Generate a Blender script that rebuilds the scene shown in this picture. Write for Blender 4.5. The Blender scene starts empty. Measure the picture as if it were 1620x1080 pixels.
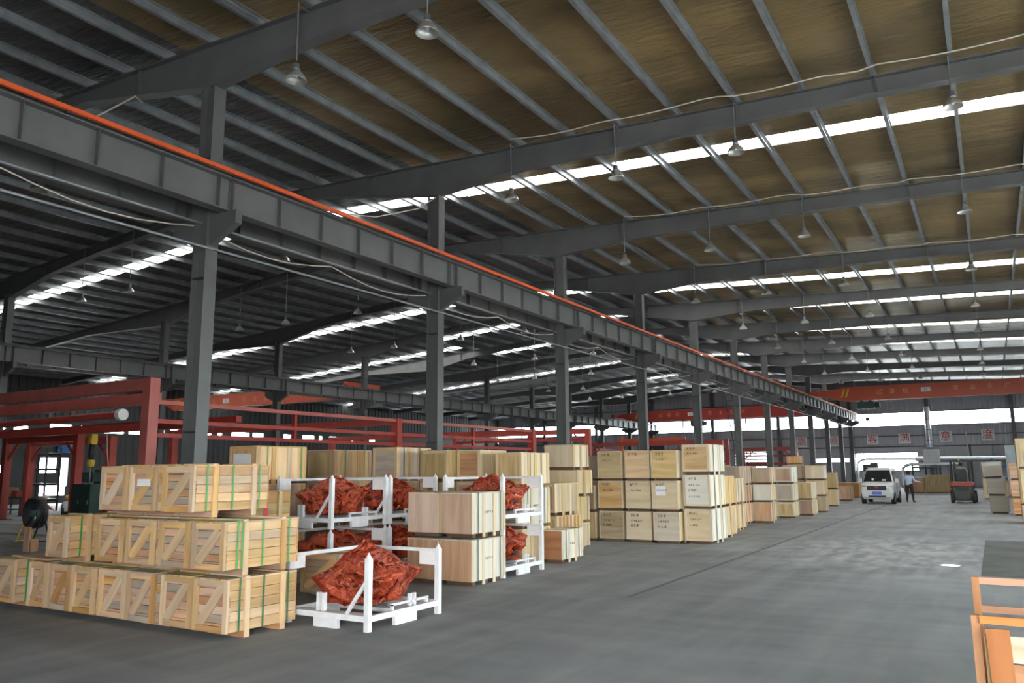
import bpy, bmesh, math, random
from mathutils import Vector, Matrix
random.seed(11)
SC = bpy.context.scene
COL = SC.collection
R = math.radians

# ------------------------------------------------------------------ camera, world, sun, exposure
def build_camera():
    f, h, vp, roll = 1250.0, 1.9, (1572.0, 738.0), 0.008
    Y = Vector((vp[0] - 810, vp[1] - 540, f)).normalized()      # world axes written in camera space (x right, y down, z forward)
    t = Vector((1, -roll, 0))
    up = t.cross(Y).normalized()
    if up.y > 0: up = -up
    X = Y.cross(up)
    if X.x < 0: X = -X
    right = Vector((X.x, Y.x, up.x)); down = Vector((X.y, Y.y, up.y)); fwd = Vector((X.z, Y.z, up.z))
    m = Matrix(((right.x, -down.x, -fwd.x, 0), (right.y, -down.y, -fwd.y, 0), (right.z, -down.z, -fwd.z, h), (0, 0, 0, 1)))
    cam = bpy.data.cameras.new('camera'); cam.sensor_width = 36; cam.lens = 36 * f / 1620
    cam.clip_start = .05; cam.clip_end = 400
    o = bpy.data.objects.new('camera', cam); COL.objects.link(o); o.matrix_world = m
    SC.camera = o
build_camera()

SC.view_settings.view_transform = 'Standard'; SC.view_settings.look = 'None'
SC.view_settings.gamma = 1; SC.view_settings.use_curve_mapping = False
SC.view_settings.exposure = 1.35
try:
    SC.cycles.use_denoising = True
    SC.cycles.max_bounces = 8; SC.cycles.diffuse_bounces = 4; SC.cycles.glossy_bounces = 3
    SC.cycles.transparent_max_bounces = 10; SC.cycles.sample_clamp_indirect = 6
    SC.cycles.caustics_reflective = False; SC.cycles.caustics_refractive = False
except Exception:
    pass

w = bpy.data.worlds.new('world'); SC.world = w; w.use_nodes = True
bg = w.node_tree.nodes['Background']
bg.inputs['Color'].default_value = (0.95, 0.98, 1.0, 1)
bg.inputs['Strength'].default_value = 11.0
SKYLIGHT = 3.4

sd = bpy.data.lights.new('sun', 'SUN'); sd.energy = 16.0; sd.angle = R(0.53); sd.color = (1, .97, .92)
sun = bpy.data.objects.new('sun', sd); COL.objects.link(sun)
sun.rotation_euler = Vector((0.0, -math.cos(R(60)), math.sin(R(60)))).to_track_quat('Z', 'Y').to_euler()
sun.location = (0, -20, 30)

def portal(name, loc, sx, sy, direction):
    d = bpy.data.lights.new(name, 'AREA'); d.shape = 'RECTANGLE'; d.size = sx; d.size_y = sy
    d.cycles.is_portal = True
    o = bpy.data.objects.new(name, d); COL.objects.link(o); o.location = loc
    o.rotation_euler = Vector(direction).to_track_quat('-Z', 'Z').to_euler()
XL, XR, YF, YB = -54.0, 9.07, -6.0, 86.3
DOOR_F = (-.6, 8.9, 5.6)        # front doorway the photographer stands in: x0, x1, height
portal('daylight_portal_front', ((DOOR_F[0] + DOOR_F[1]) / 2, YF - .05, DOOR_F[2] / 2), DOOR_F[1] - DOOR_F[0], DOOR_F[2], (0, 1, 0))
portal('daylight_portal_right', (XR + .03, 22, 2.7), 30, 2.2, (-1, 0, 0))
portal('daylight_portal_end', (-21, YB + .05, 6.55), 58, 1.3, (0, -1, 0))

# ------------------------------------------------------------------ materials
MATS = {}
def nodes_of(name):
    m = bpy.data.materials.new(name); m.use_nodes = True
    nt = m.node_tree
    return m, nt, nt.nodes['Principled BSDF']
def M(name, col, rough=.6, metal=0.0, var=.12, scale=3.0, bump=0.0, spec=.5, stretch=(1, 1, 1)):
    if name in MATS: return MATS[name]
    m, nt, b = nodes_of(name)
    b.inputs['Roughness'].default_value = rough; b.inputs['Metallic'].default_value = metal
    b.inputs['Specular IOR Level'].default_value = spec
    tc = nt.nodes.new('ShaderNodeTexCoord'); mp = nt.nodes.new('ShaderNodeMapping'); mp.inputs['Scale'].default_value = stretch
    n = nt.nodes.new('ShaderNodeTexNoise'); n.inputs['Scale'].default_value = scale; n.inputs['Detail'].default_value = 5
    nt.links.new(tc.outputs['Object'], mp.inputs[0]); nt.links.new(mp.outputs[0], n.inputs['Vector'])
    r = nt.nodes.new('ShaderNodeValToRGB')
    r.color_ramp.elements[0].position = .3; r.color_ramp.elements[1].position = .7
    r.color_ramp.elements[0].color = tuple(max(0, c * (1 - var)) for c in col) + (1,)
    r.color_ramp.elements[1].color = tuple(min(1, c * (1 + var)) for c in col) + (1,)
    nt.links.new(n.outputs[0], r.inputs[0]); nt.links.new(r.outputs[0], b.inputs['Base Color'])
    if bump:
        bp = nt.nodes.new('ShaderNodeBump'); bp.inputs['Strength'].default_value = bump; bp.inputs['Distance'].default_value = .02
        nt.links.new(n.outputs[0], bp.inputs['Height']); nt.links.new(bp.outputs[0], b.inputs['Normal'])
    MATS[name] = m
    return m
def wood(name, c1, c2, axis='x', tint=.22, sat=.15, scale=9.0, rough=.7):
    """wood grain along one local axis, every piece with its own tint"""
    key = name + '_' + axis
    if key in MATS: return MATS[key]
    m, nt, b = nodes_of(key); b.inputs['Roughness'].default_value = rough; b.inputs['Specular IOR Level'].default_value = .25
    tc = nt.nodes.new('ShaderNodeTexCoord'); oi = nt.nodes.new('ShaderNodeObjectInfo')
    add = nt.nodes.new('ShaderNodeVectorMath'); add.operation = 'ADD'
    comb = nt.nodes.new('ShaderNodeCombineXYZ'); ml = nt.nodes.new('ShaderNodeMath'); ml.operation = 'MULTIPLY'; ml.inputs[1].default_value = 37
    nt.links.new(oi.outputs['Random'], ml.inputs[0])
    for k in range(3): nt.links.new(ml.outputs[0], comb.inputs[k])
    nt.links.new(tc.outputs['Object'], add.inputs[0]); nt.links.new(comb.outputs[0], add.inputs[1])
    mp = nt.nodes.new('ShaderNodeMapping')
    s = [1, 1, 1]; s['xyz'.index(axis)] = .1; mp.inputs['Scale'].default_value = s
    nt.links.new(add.outputs[0], mp.inputs[0])
    n = nt.nodes.new('ShaderNodeTexNoise'); n.inputs['Scale'].default_value = scale; n.inputs['Detail'].default_value = 6; n.inputs['Distortion'].default_value = .6
    nt.links.new(mp.outputs[0], n.inputs['Vector'])
    r = nt.nodes.new('ShaderNodeValToRGB'); r.color_ramp.elements[0].position = .34; r.color_ramp.elements[1].position = .66
    r.color_ramp.elements[0].color = c1 + (1,); r.color_ramp.elements[1].color = c2 + (1,)
    nt.links.new(n.outputs[0], r.inputs[0])
    hs = nt.nodes.new('ShaderNodeHueSaturation')
    mr = nt.nodes.new('ShaderNodeMapRange'); mr.inputs[3].default_value = 1 - tint; mr.inputs[4].default_value = 1 + tint * .6
    nt.links.new(oi.outputs['Random'], mr.inputs[0]); nt.links.new(mr.outputs[0], hs.inputs['Value'])
    wn = nt.nodes.new('ShaderNodeTexWhiteNoise'); wn.noise_dimensions = '1D'; nt.links.new(oi.outputs['Random'], wn.inputs['W'])
    mr2 = nt.nodes.new('ShaderNodeMapRange'); mr2.inputs[3].default_value = 1 - sat * 2; mr2.inputs[4].default_value = 1 + sat
    nt.links.new(wn.outputs[0], mr2.inputs[0]); nt.links.new(mr2.outputs[0], hs.inputs['Saturation'])
    nt.links.new(r.outputs[0], hs.inputs['Color']); nt.links.new(hs.outputs[0], b.inputs['Base Color'])
    bp = nt.nodes.new('ShaderNodeBump'); bp.inputs['Strength'].default_value = .25; bp.inputs['Distance'].default_value = .004
    nt.links.new(n.outputs[0], bp.inputs['Height']); nt.links.new(bp.outputs[0], b.inputs['Normal'])
    MATS[key] = m
    return m
WOODS = {
    'pine':   ((0.473, 0.266, 0.117), (0.671, 0.423, 0.211)),
    'pale':   ((0.542, 0.349, 0.172), (0.705, 0.498, 0.281)),
    'pink':   ((0.430, 0.224, 0.121), (0.602, 0.357, 0.211)),
    'brown':  ((0.310, 0.158, 0.078), (0.430, 0.232, 0.125)),
    'tan':    ((0.396, 0.282, 0.140), (0.568, 0.432, 0.242)),
    'straw':  ((0.516, 0.373, 0.187), (0.662, 0.506, 0.289)),
    'white':  ((0.60, 0.575, 0.50), (0.705, 0.664, 0.562)),
    'cream':  ((0.550, 0.440, 0.289), (0.688, 0.581, 0.413)),
    'grey':   ((0.327, 0.249, 0.179), (0.464, 0.373, 0.281)),
    'amber':  ((.32, .13, .048), (.46, .215, .088)),
    'dark':   ((.11, .065, .038), (.17, .105, .06)),  # skid wood, darkened to stand in for shade between stacked crates
    'dusty':  ((.40, .37, .30), (.47, .44, .36)),
    'rust':   ((0.344, 0.149, 0.070), (0.464, 0.224, 0.109)),
    'flesh':  ((0.499, 0.299, 0.187), (0.619, 0.415, 0.281)),
}
def W(n, axis='x', **k): return wood(n, WOODS[n][0], WOODS[n][1], axis, **k)
def emit(name, col, s):
    if name in MATS: return MATS[name]
    m, nt, b = nodes_of(name)
    b.inputs['Base Color'].default_value = col + (1,); b.inputs['Emission Color'].default_value = col + (1,); b.inputs['Emission Strength'].default_value = s
    MATS[name] = m
    return m
def pane_mat():
    m = bpy.data.materials.new('window_pane'); m.use_nodes = True; nt = m.node_tree; nt.nodes.clear()
    out = nt.nodes.new('ShaderNodeOutputMaterial'); t = nt.nodes.new('ShaderNodeBsdfTransparent'); t.inputs[0].default_value = (.86, .9, .9, 1)
    g = nt.nodes.new('ShaderNodeBsdfGlossy'); g.inputs['Roughness'].default_value = .05
    mx = nt.nodes.new('ShaderNodeMixShader'); mx.inputs[0].default_value = .06
    nt.links.new(t.outputs[0], mx.inputs[1]); nt.links.new(g.outputs[0], mx.inputs[2]); nt.links.new(mx.outputs[0], out.inputs[0])
    return m
PANE = pane_mat()
STEEL = M('painted_steel', (.105, .110, .110), .55, 0, .16, 1.2)
STEEL_B = M('painted_steel_beam', (.118, .123, .125), .5, 0, .14, 1.5)
STEEL_D = M('dark_steel', (.05, .053, .055), .6, 0, .2, 2)
GALV = M('galvanised_steel', (.30, .32, .34), .42, .55, .2, 2.5)
RED = M('red_painted_steel', (.40, .062, .045), .5, 0, .18, 1.5)
RED_LIT = M('lit_red_steel', (.50, .14, .115), .45, 0, .15, 1.5)  # light on the gantry's front and top steel put into a paler red
ORANGE = M('orange_red_paint', (.53, .085, .034), .45, 0, .10, .8)
CRIM = M('dark_red_paint', (.36, .035, .025), .45, 0, .12, .8)
BUSBAR = M('orange_busbar', (.72, .11, .03), .45, 0, .1, 2)
BLACK = M('black_plastic', (.018, .018, .02), .5, 0, .2, 4)
RUBBER = M('tyre_rubber', (.022, .022, .023), .8, 0, .2, 6)
WHITEP = M('white_paint', (.72, .74, .75), .45, 0, .10, 7)
WHITE = M('white_body_paint', (.58, .59, .60), .25, 0, .03, 2)
PAPER = M('white_paper', (.80, .80, .79), .7, 0, .05, 8)
CABLE = M('pale_cable', (.62, .58, .50), .6, 0, .1, 6)
GREEN = M('green_strap', (.06, .30, .07), .45, 0, .1, 8)
DSTRAP = M('dark_strap', (.06, .075, .065), .5, 0, .1, 8)
INK = M('black_ink', (.03, .03, .035), .7, 0, .1, 8)
REDINK = M('red_ink', (.55, .03, .05), .6, 0, .1, 8)
BLUE = M('blue_paint', (.03, .17, .42), .45, 0, .12, 3)
YELLOW = M('yellow_paint', (.62, .42, .03), .45, 0, .12, 3)
DGREEN = M('dark_green_paint', (.02, .055, .045), .55, 0, .2, 3)
SILVER = M('silver_duct', (.62, .64, .66), .28, .8, .12, 2)
SHADE = M('lamp_shade_metal', (.62, .62, .60), .32, .75, .06, 6)
SKIN = M('skin', (.50, .29, .20), .55, 0, .06, 8)
HAIR = M('black_hair', (.012, .010, .010), .5, 0, .2, 20)
GLASSD = M('dark_glass', (.02, .022, .024), .12, 0, .15, 1)

# ------------------------------------------------------------------ mesh helpers
class MB:
    """collects shapes into ONE mesh"""
    def __init__(s): s.bm = bmesh.new()
    def box(s, c, d, rot=None):
        g = bmesh.ops.create_cube(s.bm, size=1)['verts']
        m = Matrix.Translation(Vector(c)) @ (rot.to_4x4() if rot else Matrix.Identity(4)) @ Matrix.Diagonal((d[0], d[1], d[2], 1))
        bmesh.ops.transform(s.bm, matrix=m, verts=g); return s
    def b2(s, lo, hi):
        return s.box([(a + b) / 2 for a, b in zip(lo, hi)], [abs(b - a) for a, b in zip(lo, hi)])
    def bar(s, a, b, wx, wy):
        a, b = Vector(a), Vector(b); d = b - a
        q = d.to_track_quat('Z', 'Y').to_matrix()
        return s.box((a + b) / 2, (wx, wy, d.length), q)
    def tube(s, a, b, r, r2=None, n=10):
        a, b = Vector(a), Vector(b); d = b - a
        m = Matrix.Translation((a + b) / 2) @ d.to_track_quat('Z', 'Y').to_matrix().to_4x4()
        bmesh.ops.create_cone(s.bm, cap_ends=True, segments=n, radius1=r, radius2=r if r2 is None else r2, depth=d.length, matrix=m); return s
    def path(s, pts, r, n=6):
        for a, b in zip(pts[:-1], pts[1:]): s.tube(a, b, r, None, n)
        return s
    def lathe(s, prof, c=(0, 0, 0), n=16, axis='z'):
        rings = []
        for r, z in prof:
            ring = []
            for k in range(n):
                a = 2 * math.pi * k / n; p = (r * math.cos(a), r * math.sin(a), z)
                if axis == 'y': p = (p[0], p[2], p[1])
                if axis == 'x': p = (p[2], p[0], p[1])
                ring.append(s.bm.verts.new((p[0] + c[0], p[1] + c[1], p[2] + c[2])))
            rings.append(ring)
        for a, b in zip(rings[:-1], rings[1:]):
            for k in range(n): s.bm.faces.new((a[k], a[(k + 1) % n], b[(k + 1) % n], b[k]))
        return s
    def loft(s, rings, cap=True):
        vs = [[s.bm.verts.new(p) for p in r] for r in rings]; n = len(vs[0])
        for a, b in zip(vs[:-1], vs[1:]):
            for k in range(n): s.bm.faces.new((a[k], a[(k + 1) % n], b[(k + 1) % n], b[k]))
        if cap:
            s.bm.faces.new(list(reversed(vs[0]))); s.bm.faces.new(vs[-1])
        return s
    def prism(s, poly, axis, lo, hi):
        """poly: 2D outline in the plane normal to axis"""
        def p(u, v, t):
            return {'x': (t, u, v), 'y': (u, t, v), 'z': (u, v, t)}[axis]
        return s.loft([[p(u, v, lo) for u, v in poly], [p(u, v, hi) for u, v in poly]])
    def mesh(s, name, mat, smooth=False):
        bmesh.ops.recalc_face_normals(s.bm, faces=s.bm.faces)
        me = bpy.data.meshes.new(name); s.bm.to_mesh(me); s.bm.free(); me.materials.append(mat)
        if smooth:
            for p in me.polygons: p.use_smooth = True
        return me
    def obj(s, name, mat, parent=None, loc=(0, 0, 0), smooth=False, rot=(0, 0, 0)):
        return link(name, s.mesh(name, mat, smooth), parent, loc, rot)
def link(name, me, parent=None, loc=(0, 0, 0), rot=(0, 0, 0)):
    o = bpy.data.objects.new(name, me); COL.objects.link(o); o.location = loc; o.rotation_euler = rot
    if parent: o.parent = parent
    return o
BOX = {}
def pbox(parent, name, lo, hi, mat, rot=None):
    """one box piece, mesh data shared between alike pieces"""
    d = tuple(round(abs(b - a), 3) for a, b in zip(lo, hi)); key = (d, mat.name)
    if key not in BOX: BOX[key] = MB().box((0, 0, 0), d).mesh(name, mat)
    return link(name, BOX[key], parent, [(a + b) / 2 for a, b in zip(lo, hi)], rot or (0, 0, 0))
def thing(name, label, cat, loc=(0, 0, 0), rz=0.0, group=None):
    o = bpy.data.objects.new(name, None); COL.objects.link(o); o.empty_display_size = .2
    o.location = loc; o.rotation_euler = (0, 0, rz); o['label'] = label; o['category'] = cat
    if group: o['group'] = group
    return o
def tag(o, label, cat, group=None):
    o['label'] = label; o['category'] = cat
    if group: o['group'] = group
    return o
def structure(o): o['kind'] = 'structure'; return o
def copy_tree(o, parent=None):
    c = o.copy(); COL.objects.link(c); c.parent = parent
    for ch in list(o.children): copy_tree(ch, c)
    return c
ORD = ['first', 'second', 'third', 'fourth', 'fifth', 'sixth', 'seventh', 'eighth', 'ninth', 'tenth', 'eleventh', 'twelfth', 'thirteenth', 'fourteenth']

# ------------------------------------------------------------------ floor
def floor_mat():
    m, nt, b = nodes_of('concrete_floor'); L = nt.links
    tc = nt.nodes.new('ShaderNodeTexCoord')
    def noise(sc, det=6, st=(1, 1, 1)):
        mp = nt.nodes.new('ShaderNodeMapping'); mp.inputs['Scale'].default_value = st
        n = nt.nodes.new('ShaderNodeTexNoise'); n.inputs['Scale'].default_value = sc; n.inputs['Detail'].default_value = det
        L.new(tc.outputs['Object'], mp.inputs[0]); L.new(mp.outputs[0], n.inputs['Vector']); return n
    big = noise(.45, 7); mid = noise(1.6, 8); marks = noise(1.1, 7, (2.2, .30, 1)); cross = noise(1.0, 7, (.3, 2.2, 1))
    r = nt.nodes.new('ShaderNodeValToRGB'); r.color_ramp.elements[0].position = .3; r.color_ramp.elements[1].position = .7
    r.color_ramp.elements[0].color = (.175, .188, .200, 1); r.color_ramp.elements[1].color = (.285, .300, .313, 1)
    L.new(big.outputs[0], r.inputs[0])
    def over(prev, fac_node, p0, p1, col, amt):
        rr = nt.nodes.new('ShaderNodeValToRGB'); rr.color_ramp.elements[0].position = p0; rr.color_ramp.elements[1].position = p1
        rr.color_ramp.elements[0].color = (0, 0, 0, 1); rr.color_ramp.elements[1].color = (amt, amt, amt, 1)
        L.new(fac_node.outputs[0], rr.inputs[0])
        mx = nt.nodes.new('ShaderNodeMixRGB'); mx.inputs[2].default_value = col + (1,)
        L.new(rr.outputs[0], mx.inputs[0]); L.new(prev.outputs[0], mx.inputs[1]); return mx
    c = over(r, mid, .35, .85, (.18, .19, .198), .45)
    c = over(c, marks, .42, .80, (.42, .43, .43), .45)
    c = over(c, cross, .45, .80, (.40, .405, .405), .35)
    # pale scrapes where forklifts turn in the middle of the aisle
    dist = nt.nodes.new('ShaderNodeVectorMath'); dist.operation = 'DISTANCE'; dist.inputs[1].default_value = (-2.6, 20.0, 0)
    sc = nt.nodes.new('ShaderNodeVectorMath'); sc.operation = 'MULTIPLY'; sc.inputs[1].default_value = (1.0, .55, 0)
    L.new(tc.outputs['Object'], sc.inputs[0]); dist.inputs[1].default_value = (-2.4, 11.2, 0); L.new(sc.outputs[0], dist.inputs[0])
    mr = nt.nodes.new('ShaderNodeMapRange'); mr.interpolation_type = 'SMOOTHSTEP'; mr.inputs[1].default_value = .6; mr.inputs[2].default_value = 3.6; mr.inputs[3].default_value = 1; mr.inputs[4].default_value = 0
    L.new(dist.outputs['Value'], mr.inputs[0])
    scr = noise(2.2, 9, (1.6, .5, 1)); sr = nt.nodes.new('ShaderNodeMapRange'); sr.inputs[1].default_value = .40; sr.inputs[2].default_value = .72
    L.new(scr.outputs[0], sr.inputs[0])
    mm = nt.nodes.new('ShaderNodeMath'); mm.operation = 'MULTIPLY'; L.new(mr.outputs[0], mm.inputs[0]); L.new(sr.outputs[0], mm.inputs[1])
    mx = nt.nodes.new('ShaderNodeMixRGB'); mx.inputs[2].default_value = (.50, .505, .50, 1); L.new(mm.outputs[0], mx.inputs[0]); L.new(c.outputs[0], mx.inputs[1]); c = mx
    L.new(c.outputs[0], b.inputs['Base Color'])
    rr = nt.nodes.new('ShaderNodeMapRange'); rr.inputs[3].default_value = .55; rr.inputs[4].default_value = .78
    L.new(mid.outputs[0], rr.inputs[0]); L.new(rr.outputs[0], b.inputs['Roughness'])
    b.inputs['Specular IOR Level'].default_value = .14
    bp = nt.nodes.new('ShaderNodeBump'); bp.inputs['Strength'].default_value = .12; bp.inputs['Distance'].default_value = .01
    L.new(mid.outputs[0], bp.inputs['Height']); L.new(bp.outputs[0], b.inputs['Normal'])
    return m
FLOOR = structure(MB().b2((XL - .3, YF - .4, -.3), (XR + .3, YB + .4, 0)).obj('floor', floor_mat()))
JOINT = M('floor_joint', (.125, .13, .135), .8)
for x in (-4.9, 3.0):
    pbox(FLOOR, 'expansion_joint', (x - .04, 11.5, -.001), (x + .04, YB - .5, .002), JOINT)
PATCH = M('shade_patch_colour', (.115, .12, .114), .7, 0, .3, 1.0, 0, .1)  # crate shade laid on the floor as a dark slab
pbox(FLOOR, 'shade_patch', (-.36, 16.6, -.001), (3.2, 24.6, .003), PATCH)
GROUND = M('outdoor_concrete', (.42, .41, .39), .8, 0, .15, .5)
g = structure(MB().b2((-90, -60, -.4), (70, 150, -.31)).obj('ground', GROUND))

# ------------------------------------------------------------------ walls
CLAD = M('grey_wall_cladding', (.44, .44, .47), .5, .1, .10, .6)
CLADL = M('pale_wall_cladding', (.52, .54, .57), .5, .1, .08, .6)
def corrugated(x0, x1, z0, z1, mat, parent, axis='x', at=0.0, pitch=.42, depth=.045, name='cladding_sheet', face=-1):
    """trapezoid-profile steel sheet running along an axis"""
    n = max(2, int((x1 - x0) / pitch)); p = (x1 - x0) / n; prof = []
    for k in range(n):
        u = x0 + k * p
        prof += [(u, 0), (u + .50 * p, 0), (u + .62 * p, depth), (u + .88 * p, depth)]
    prof.append((x1, 0))
    bm = bmesh.new(); prev = None
    for u, v in prof:
        q = at + face * v
        a, b = ((u, q, z0), (u, q, z1)) if axis == 'x' else ((q, u, z0), (q, u, z1))
        cur = (bm.verts.new(a), bm.verts.new(b))
        if prev: bm.faces.new((prev[0], cur[0], cur[1], prev[1]))
        prev = cur
    me = bpy.data.meshes.new(name); bm.to_mesh(me); bm.free(); me.materials.append(mat)
    return link(name, me, parent)
def empty_structure(name):
    o = bpy.data.objects.new(name, None); COL.objects.link(o); o['kind'] = 'structure'; return o
WB = empty_structure('wall_back')
ZB0, ZB1 = 5.95, 7.18      # window band in the end wall
DX0, DX1, DZ = -11.75, -6.2, 3.30
pbox(WB, 'cladding_backing', (XL, YB + .02, ZB1), (XR, YB + .12, 10.6), CLAD)
for (x0, x1, z0, z1) in ((XL, -23.9, 0, ZB0), (-23.9, -20.3, 3.65, ZB0), (-23.9, -20.3, 0, 1.9), (-20.3, -15.8, 0, ZB0),
                         (-15.8, -12.4, 0, 2.5), (-15.8, -12.4, 2.85, ZB0), (-12.4, DX0, 0, ZB0), (DX1, XR, 0, ZB0), (DX0, DX1, 0, 1.6)):
    pbox(WB, 'cladding_backing', (x0, YB + .02, z0), (x1, YB + .12, z1), CLAD)
corrugated(XL, -24.0, .1, 3.88, CLAD, WB, 'x', YB); corrugated(-20.2, -15.9, .1, 3.88, CLAD, WB, 'x', YB)
pbox(WB, 'cladding_backing', (DX0, YB + .02, DZ), (DX1, YB + .12, ZB0), CLAD)
edges = [XL] + [-12.0 - 7 * k for k in range(5, -1, -1)] + [-5.0, 2.0, XR]
for a, b in zip(edges[:-1], edges[1:]):
    if b <= -12.1 or a >= -6.3 or True:
        corrugated(a, b, 5.0, ZB0, CLAD, WB, 'x', YB)
        corrugated(a, b, ZB1, 10.3, CLAD, WB, 'x', YB)
    if a >= -6.3:
        corrugated(a, b, 3.95, 4.92, CLADL if a < 0 else CLAD, WB, 'x', YB); corrugated(a, b, 0.1, 3.88, CLAD, WB, 'x', YB)
    elif b <= -12.5:
        corrugated(a, b, 3.95, 4.92, CLAD, WB, 'x', YB)
corrugated(-12.0, -5.0, 3.95, 4.92, CLAD, WB, 'x', YB)
for z in (3.9, 4.95, ZB0 - .04, ZB1 + .05, 8.6):
    pbox(WB, 'wall_girt', (XL, YB - .16, z - .05), (XR, YB - .05, z + .05), STEEL)
WCOLS = [-47, -40, -33, -26, -19, -12.0, -5.05, 1.9]
for x in WCOLS:
    pbox(WB, 'wall_column', (x - .17, YB - .5, 0), (x + .17, YB - .17, 10.2), STEEL_B)
k = 0
for a, b in zip([XL] + WCOLS, WCOLS + [XR]):
    k += 1
    wn = empty_structure('window_%d' % k)
    pbox(wn, 'pane', (a + .18, YB + .05, ZB0), (b - .18, YB + .065, ZB1), PANE)
    if b < -12.5:
        pbox(wn, 'mullion', ((a + b) / 2 - .06, YB + .0, ZB0), ((a + b) / 2 + .06, YB + .1, ZB1), STEEL_B)
    pbox(wn, 'window_frame', (a + .1, YB - .02, ZB0 - .05), (b - .1, YB + .14, ZB0), STEEL_B)
    pbox(wn, 'window_frame', (a + .1, YB - .02, ZB1), (b - .1, YB + .14, ZB1 + .05), STEEL_B)
# big open doorway in the end wall, half covered by a rolled shutter
d1 = empty_structure('window_40')
pbox(d1, 'window_frame', (DX0 - .1, YB - .12, 1.5), (DX0, YB + .14, DZ + .1), STEEL_B)
pbox(d1, 'window_frame', (DX1, YB - .12, 1.5), (DX1 + .1, YB + .14, DZ + .1), STEEL_B)
pbox(d1, 'window_frame', (DX0, YB - .12, 1.5), (DX1, YB + .14, 1.6), STEEL_B)
pbox(d1, 'window_frame', (DX0, YB - .12, DZ), (DX1, YB + .14, DZ + .1), STEEL_B)
pbox(d1, 'pane', (DX0, YB + .05, 1.6), (DX1, YB + .065, DZ), PANE)
d2 = empty_structure('door_2')
ROLL = M('grey_roller_shutter', (.42, .43, .44), .45, .2, .05, 2)
for i, (x0, x1) in enumerate(((-3.55, -1.85), (-1.65, .0))):
    for q in range(18):
        pbox(d2, 'shutter_slat', (x0, YB - .13, q * .22 + .01), (x1, YB - .09, q * .22 + .205), ROLL)
pbox(d2, 'door_frame', (-1.85, YB - .15, 0), (-1.65, YB - .05, 4.0), STEEL_B)
d3 = empty_structure('window_41')
pbox(d3, 'pane', (-23.9, YB + .05, 1.9), (-20.3, YB + .065, 3.65), PANE)
for q in range(5): pbox(d3, 'louvre', (-23.9, YB - .02, 2.12 + q * .34), (-20.3, YB + .04, 2.27 + q * .34), STEEL_B)
for x in (-23.9, -22.6, -22.2, -20.35): pbox(d3, 'mullion', (x, YB - .03, 1.9), (x + .09, YB + .1, 3.65), STEEL_B)
pbox(d3, 'pane', (-15.8, YB + .05, 2.5), (-12.4, YB + .065, 2.85), PANE)
# left wall, with a row of low windows and one open door
WL = empty_structure('wall_left')
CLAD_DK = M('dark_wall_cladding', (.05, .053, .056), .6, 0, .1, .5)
LZ0, LZ1 = 4.76, 5.24
LD = [(29.2, 30.3, 2.0, 3.0), (30.5, 31.1, 1.1, 3.0), (31.45, 31.75, .6, 3.3), (26.4, 27.0, 2.0, 2.5), (29.3, 31.0, .5, 1.15)]
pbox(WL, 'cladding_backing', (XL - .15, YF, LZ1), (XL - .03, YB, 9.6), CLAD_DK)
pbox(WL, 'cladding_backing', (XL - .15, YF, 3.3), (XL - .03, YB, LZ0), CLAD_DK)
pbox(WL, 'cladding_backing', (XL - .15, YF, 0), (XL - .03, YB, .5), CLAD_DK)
ys = sorted({26.4, 27.0, 29.2, 30.3, 30.5, 31.1, 31.45, 31.75, 29.3, 31.0, YF, YB}); zs = [.5, .6, 1.1, 1.15, 2.0, 2.5, 3.0, 3.3]
for a, b in zip(ys[:-1], ys[1:]):
    for z0, z1 in zip(zs[:-1], zs[1:]):
        if not any(a >= l[0] - .001 and b <= l[1] + .001 and z0 >= l[2] - .001 and z1 <= l[3] + .001 for l in LD):
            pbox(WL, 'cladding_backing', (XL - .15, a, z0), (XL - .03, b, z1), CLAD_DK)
for (a, b, z0, z1) in ((YF, YB, 5.5, 9.3), (YF, 26, .1, 4.6), (32, YB, .1, 4.6)):
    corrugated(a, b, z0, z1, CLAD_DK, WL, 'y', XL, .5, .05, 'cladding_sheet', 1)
wl = empty_structure('window_20')
y = 26.3; q = 0
while y < 62:
    L_ = [.55, .9, 1.5, .45, 1.9, 1.2][q % 6]; gap = [.5, 1.2, .35, .9, .6, 1.4][(q * 5) % 6]
    pbox(wl, 'pane', (XL - .1, y, LZ0 + .06), (XL - .085, y + L_, LZ1 - .06), PANE)
    pbox(wl, 'window_frame', (XL - .15, y + L_, LZ0), (XL + .0, y + L_ + gap, LZ1), CLAD_DK)
    y += L_ + gap; q += 1
pbox(wl, 'window_frame', (XL - .15, y, LZ0), (XL, YB, LZ1), CLAD_DK)
pbox(wl, 'window_frame', (XL - .15, YF, LZ0), (XL, 26.3, LZ1), CLAD_DK)
# right wall with a long glazed band (beside the photographer, out of view)
WR = empty_structure('wall_right')
pbox(WR, 'cladding_backing', (XR, YF, 0), (XR + .12, YB, 1.6), CLAD)
pbox(WR, 'cladding_backing', (XR, YF, 3.8), (XR + .12, YB, 9.6), CLAD)
pbox(WR, 'cladding_backing', (XR, YF, 1.6), (XR + .12, 7, 3.8), CLAD)
pbox(WR, 'cladding_backing', (XR, 37, 1.6), (XR + .12, YB, 3.8), CLAD)
wr = empty_structure('window_30')
for q in range(5):
    pbox(wr, 'pane', (XR + .05, 7 + q * 6, 1.6), (XR + .065, 12.9 + q * 6, 3.8), PANE)
    pbox(wr, 'mullion', (XR + .0, 12.9 + q * 6, 1.6), (XR + .12, 13 + q * 6, 3.8), STEEL_B)
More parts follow.
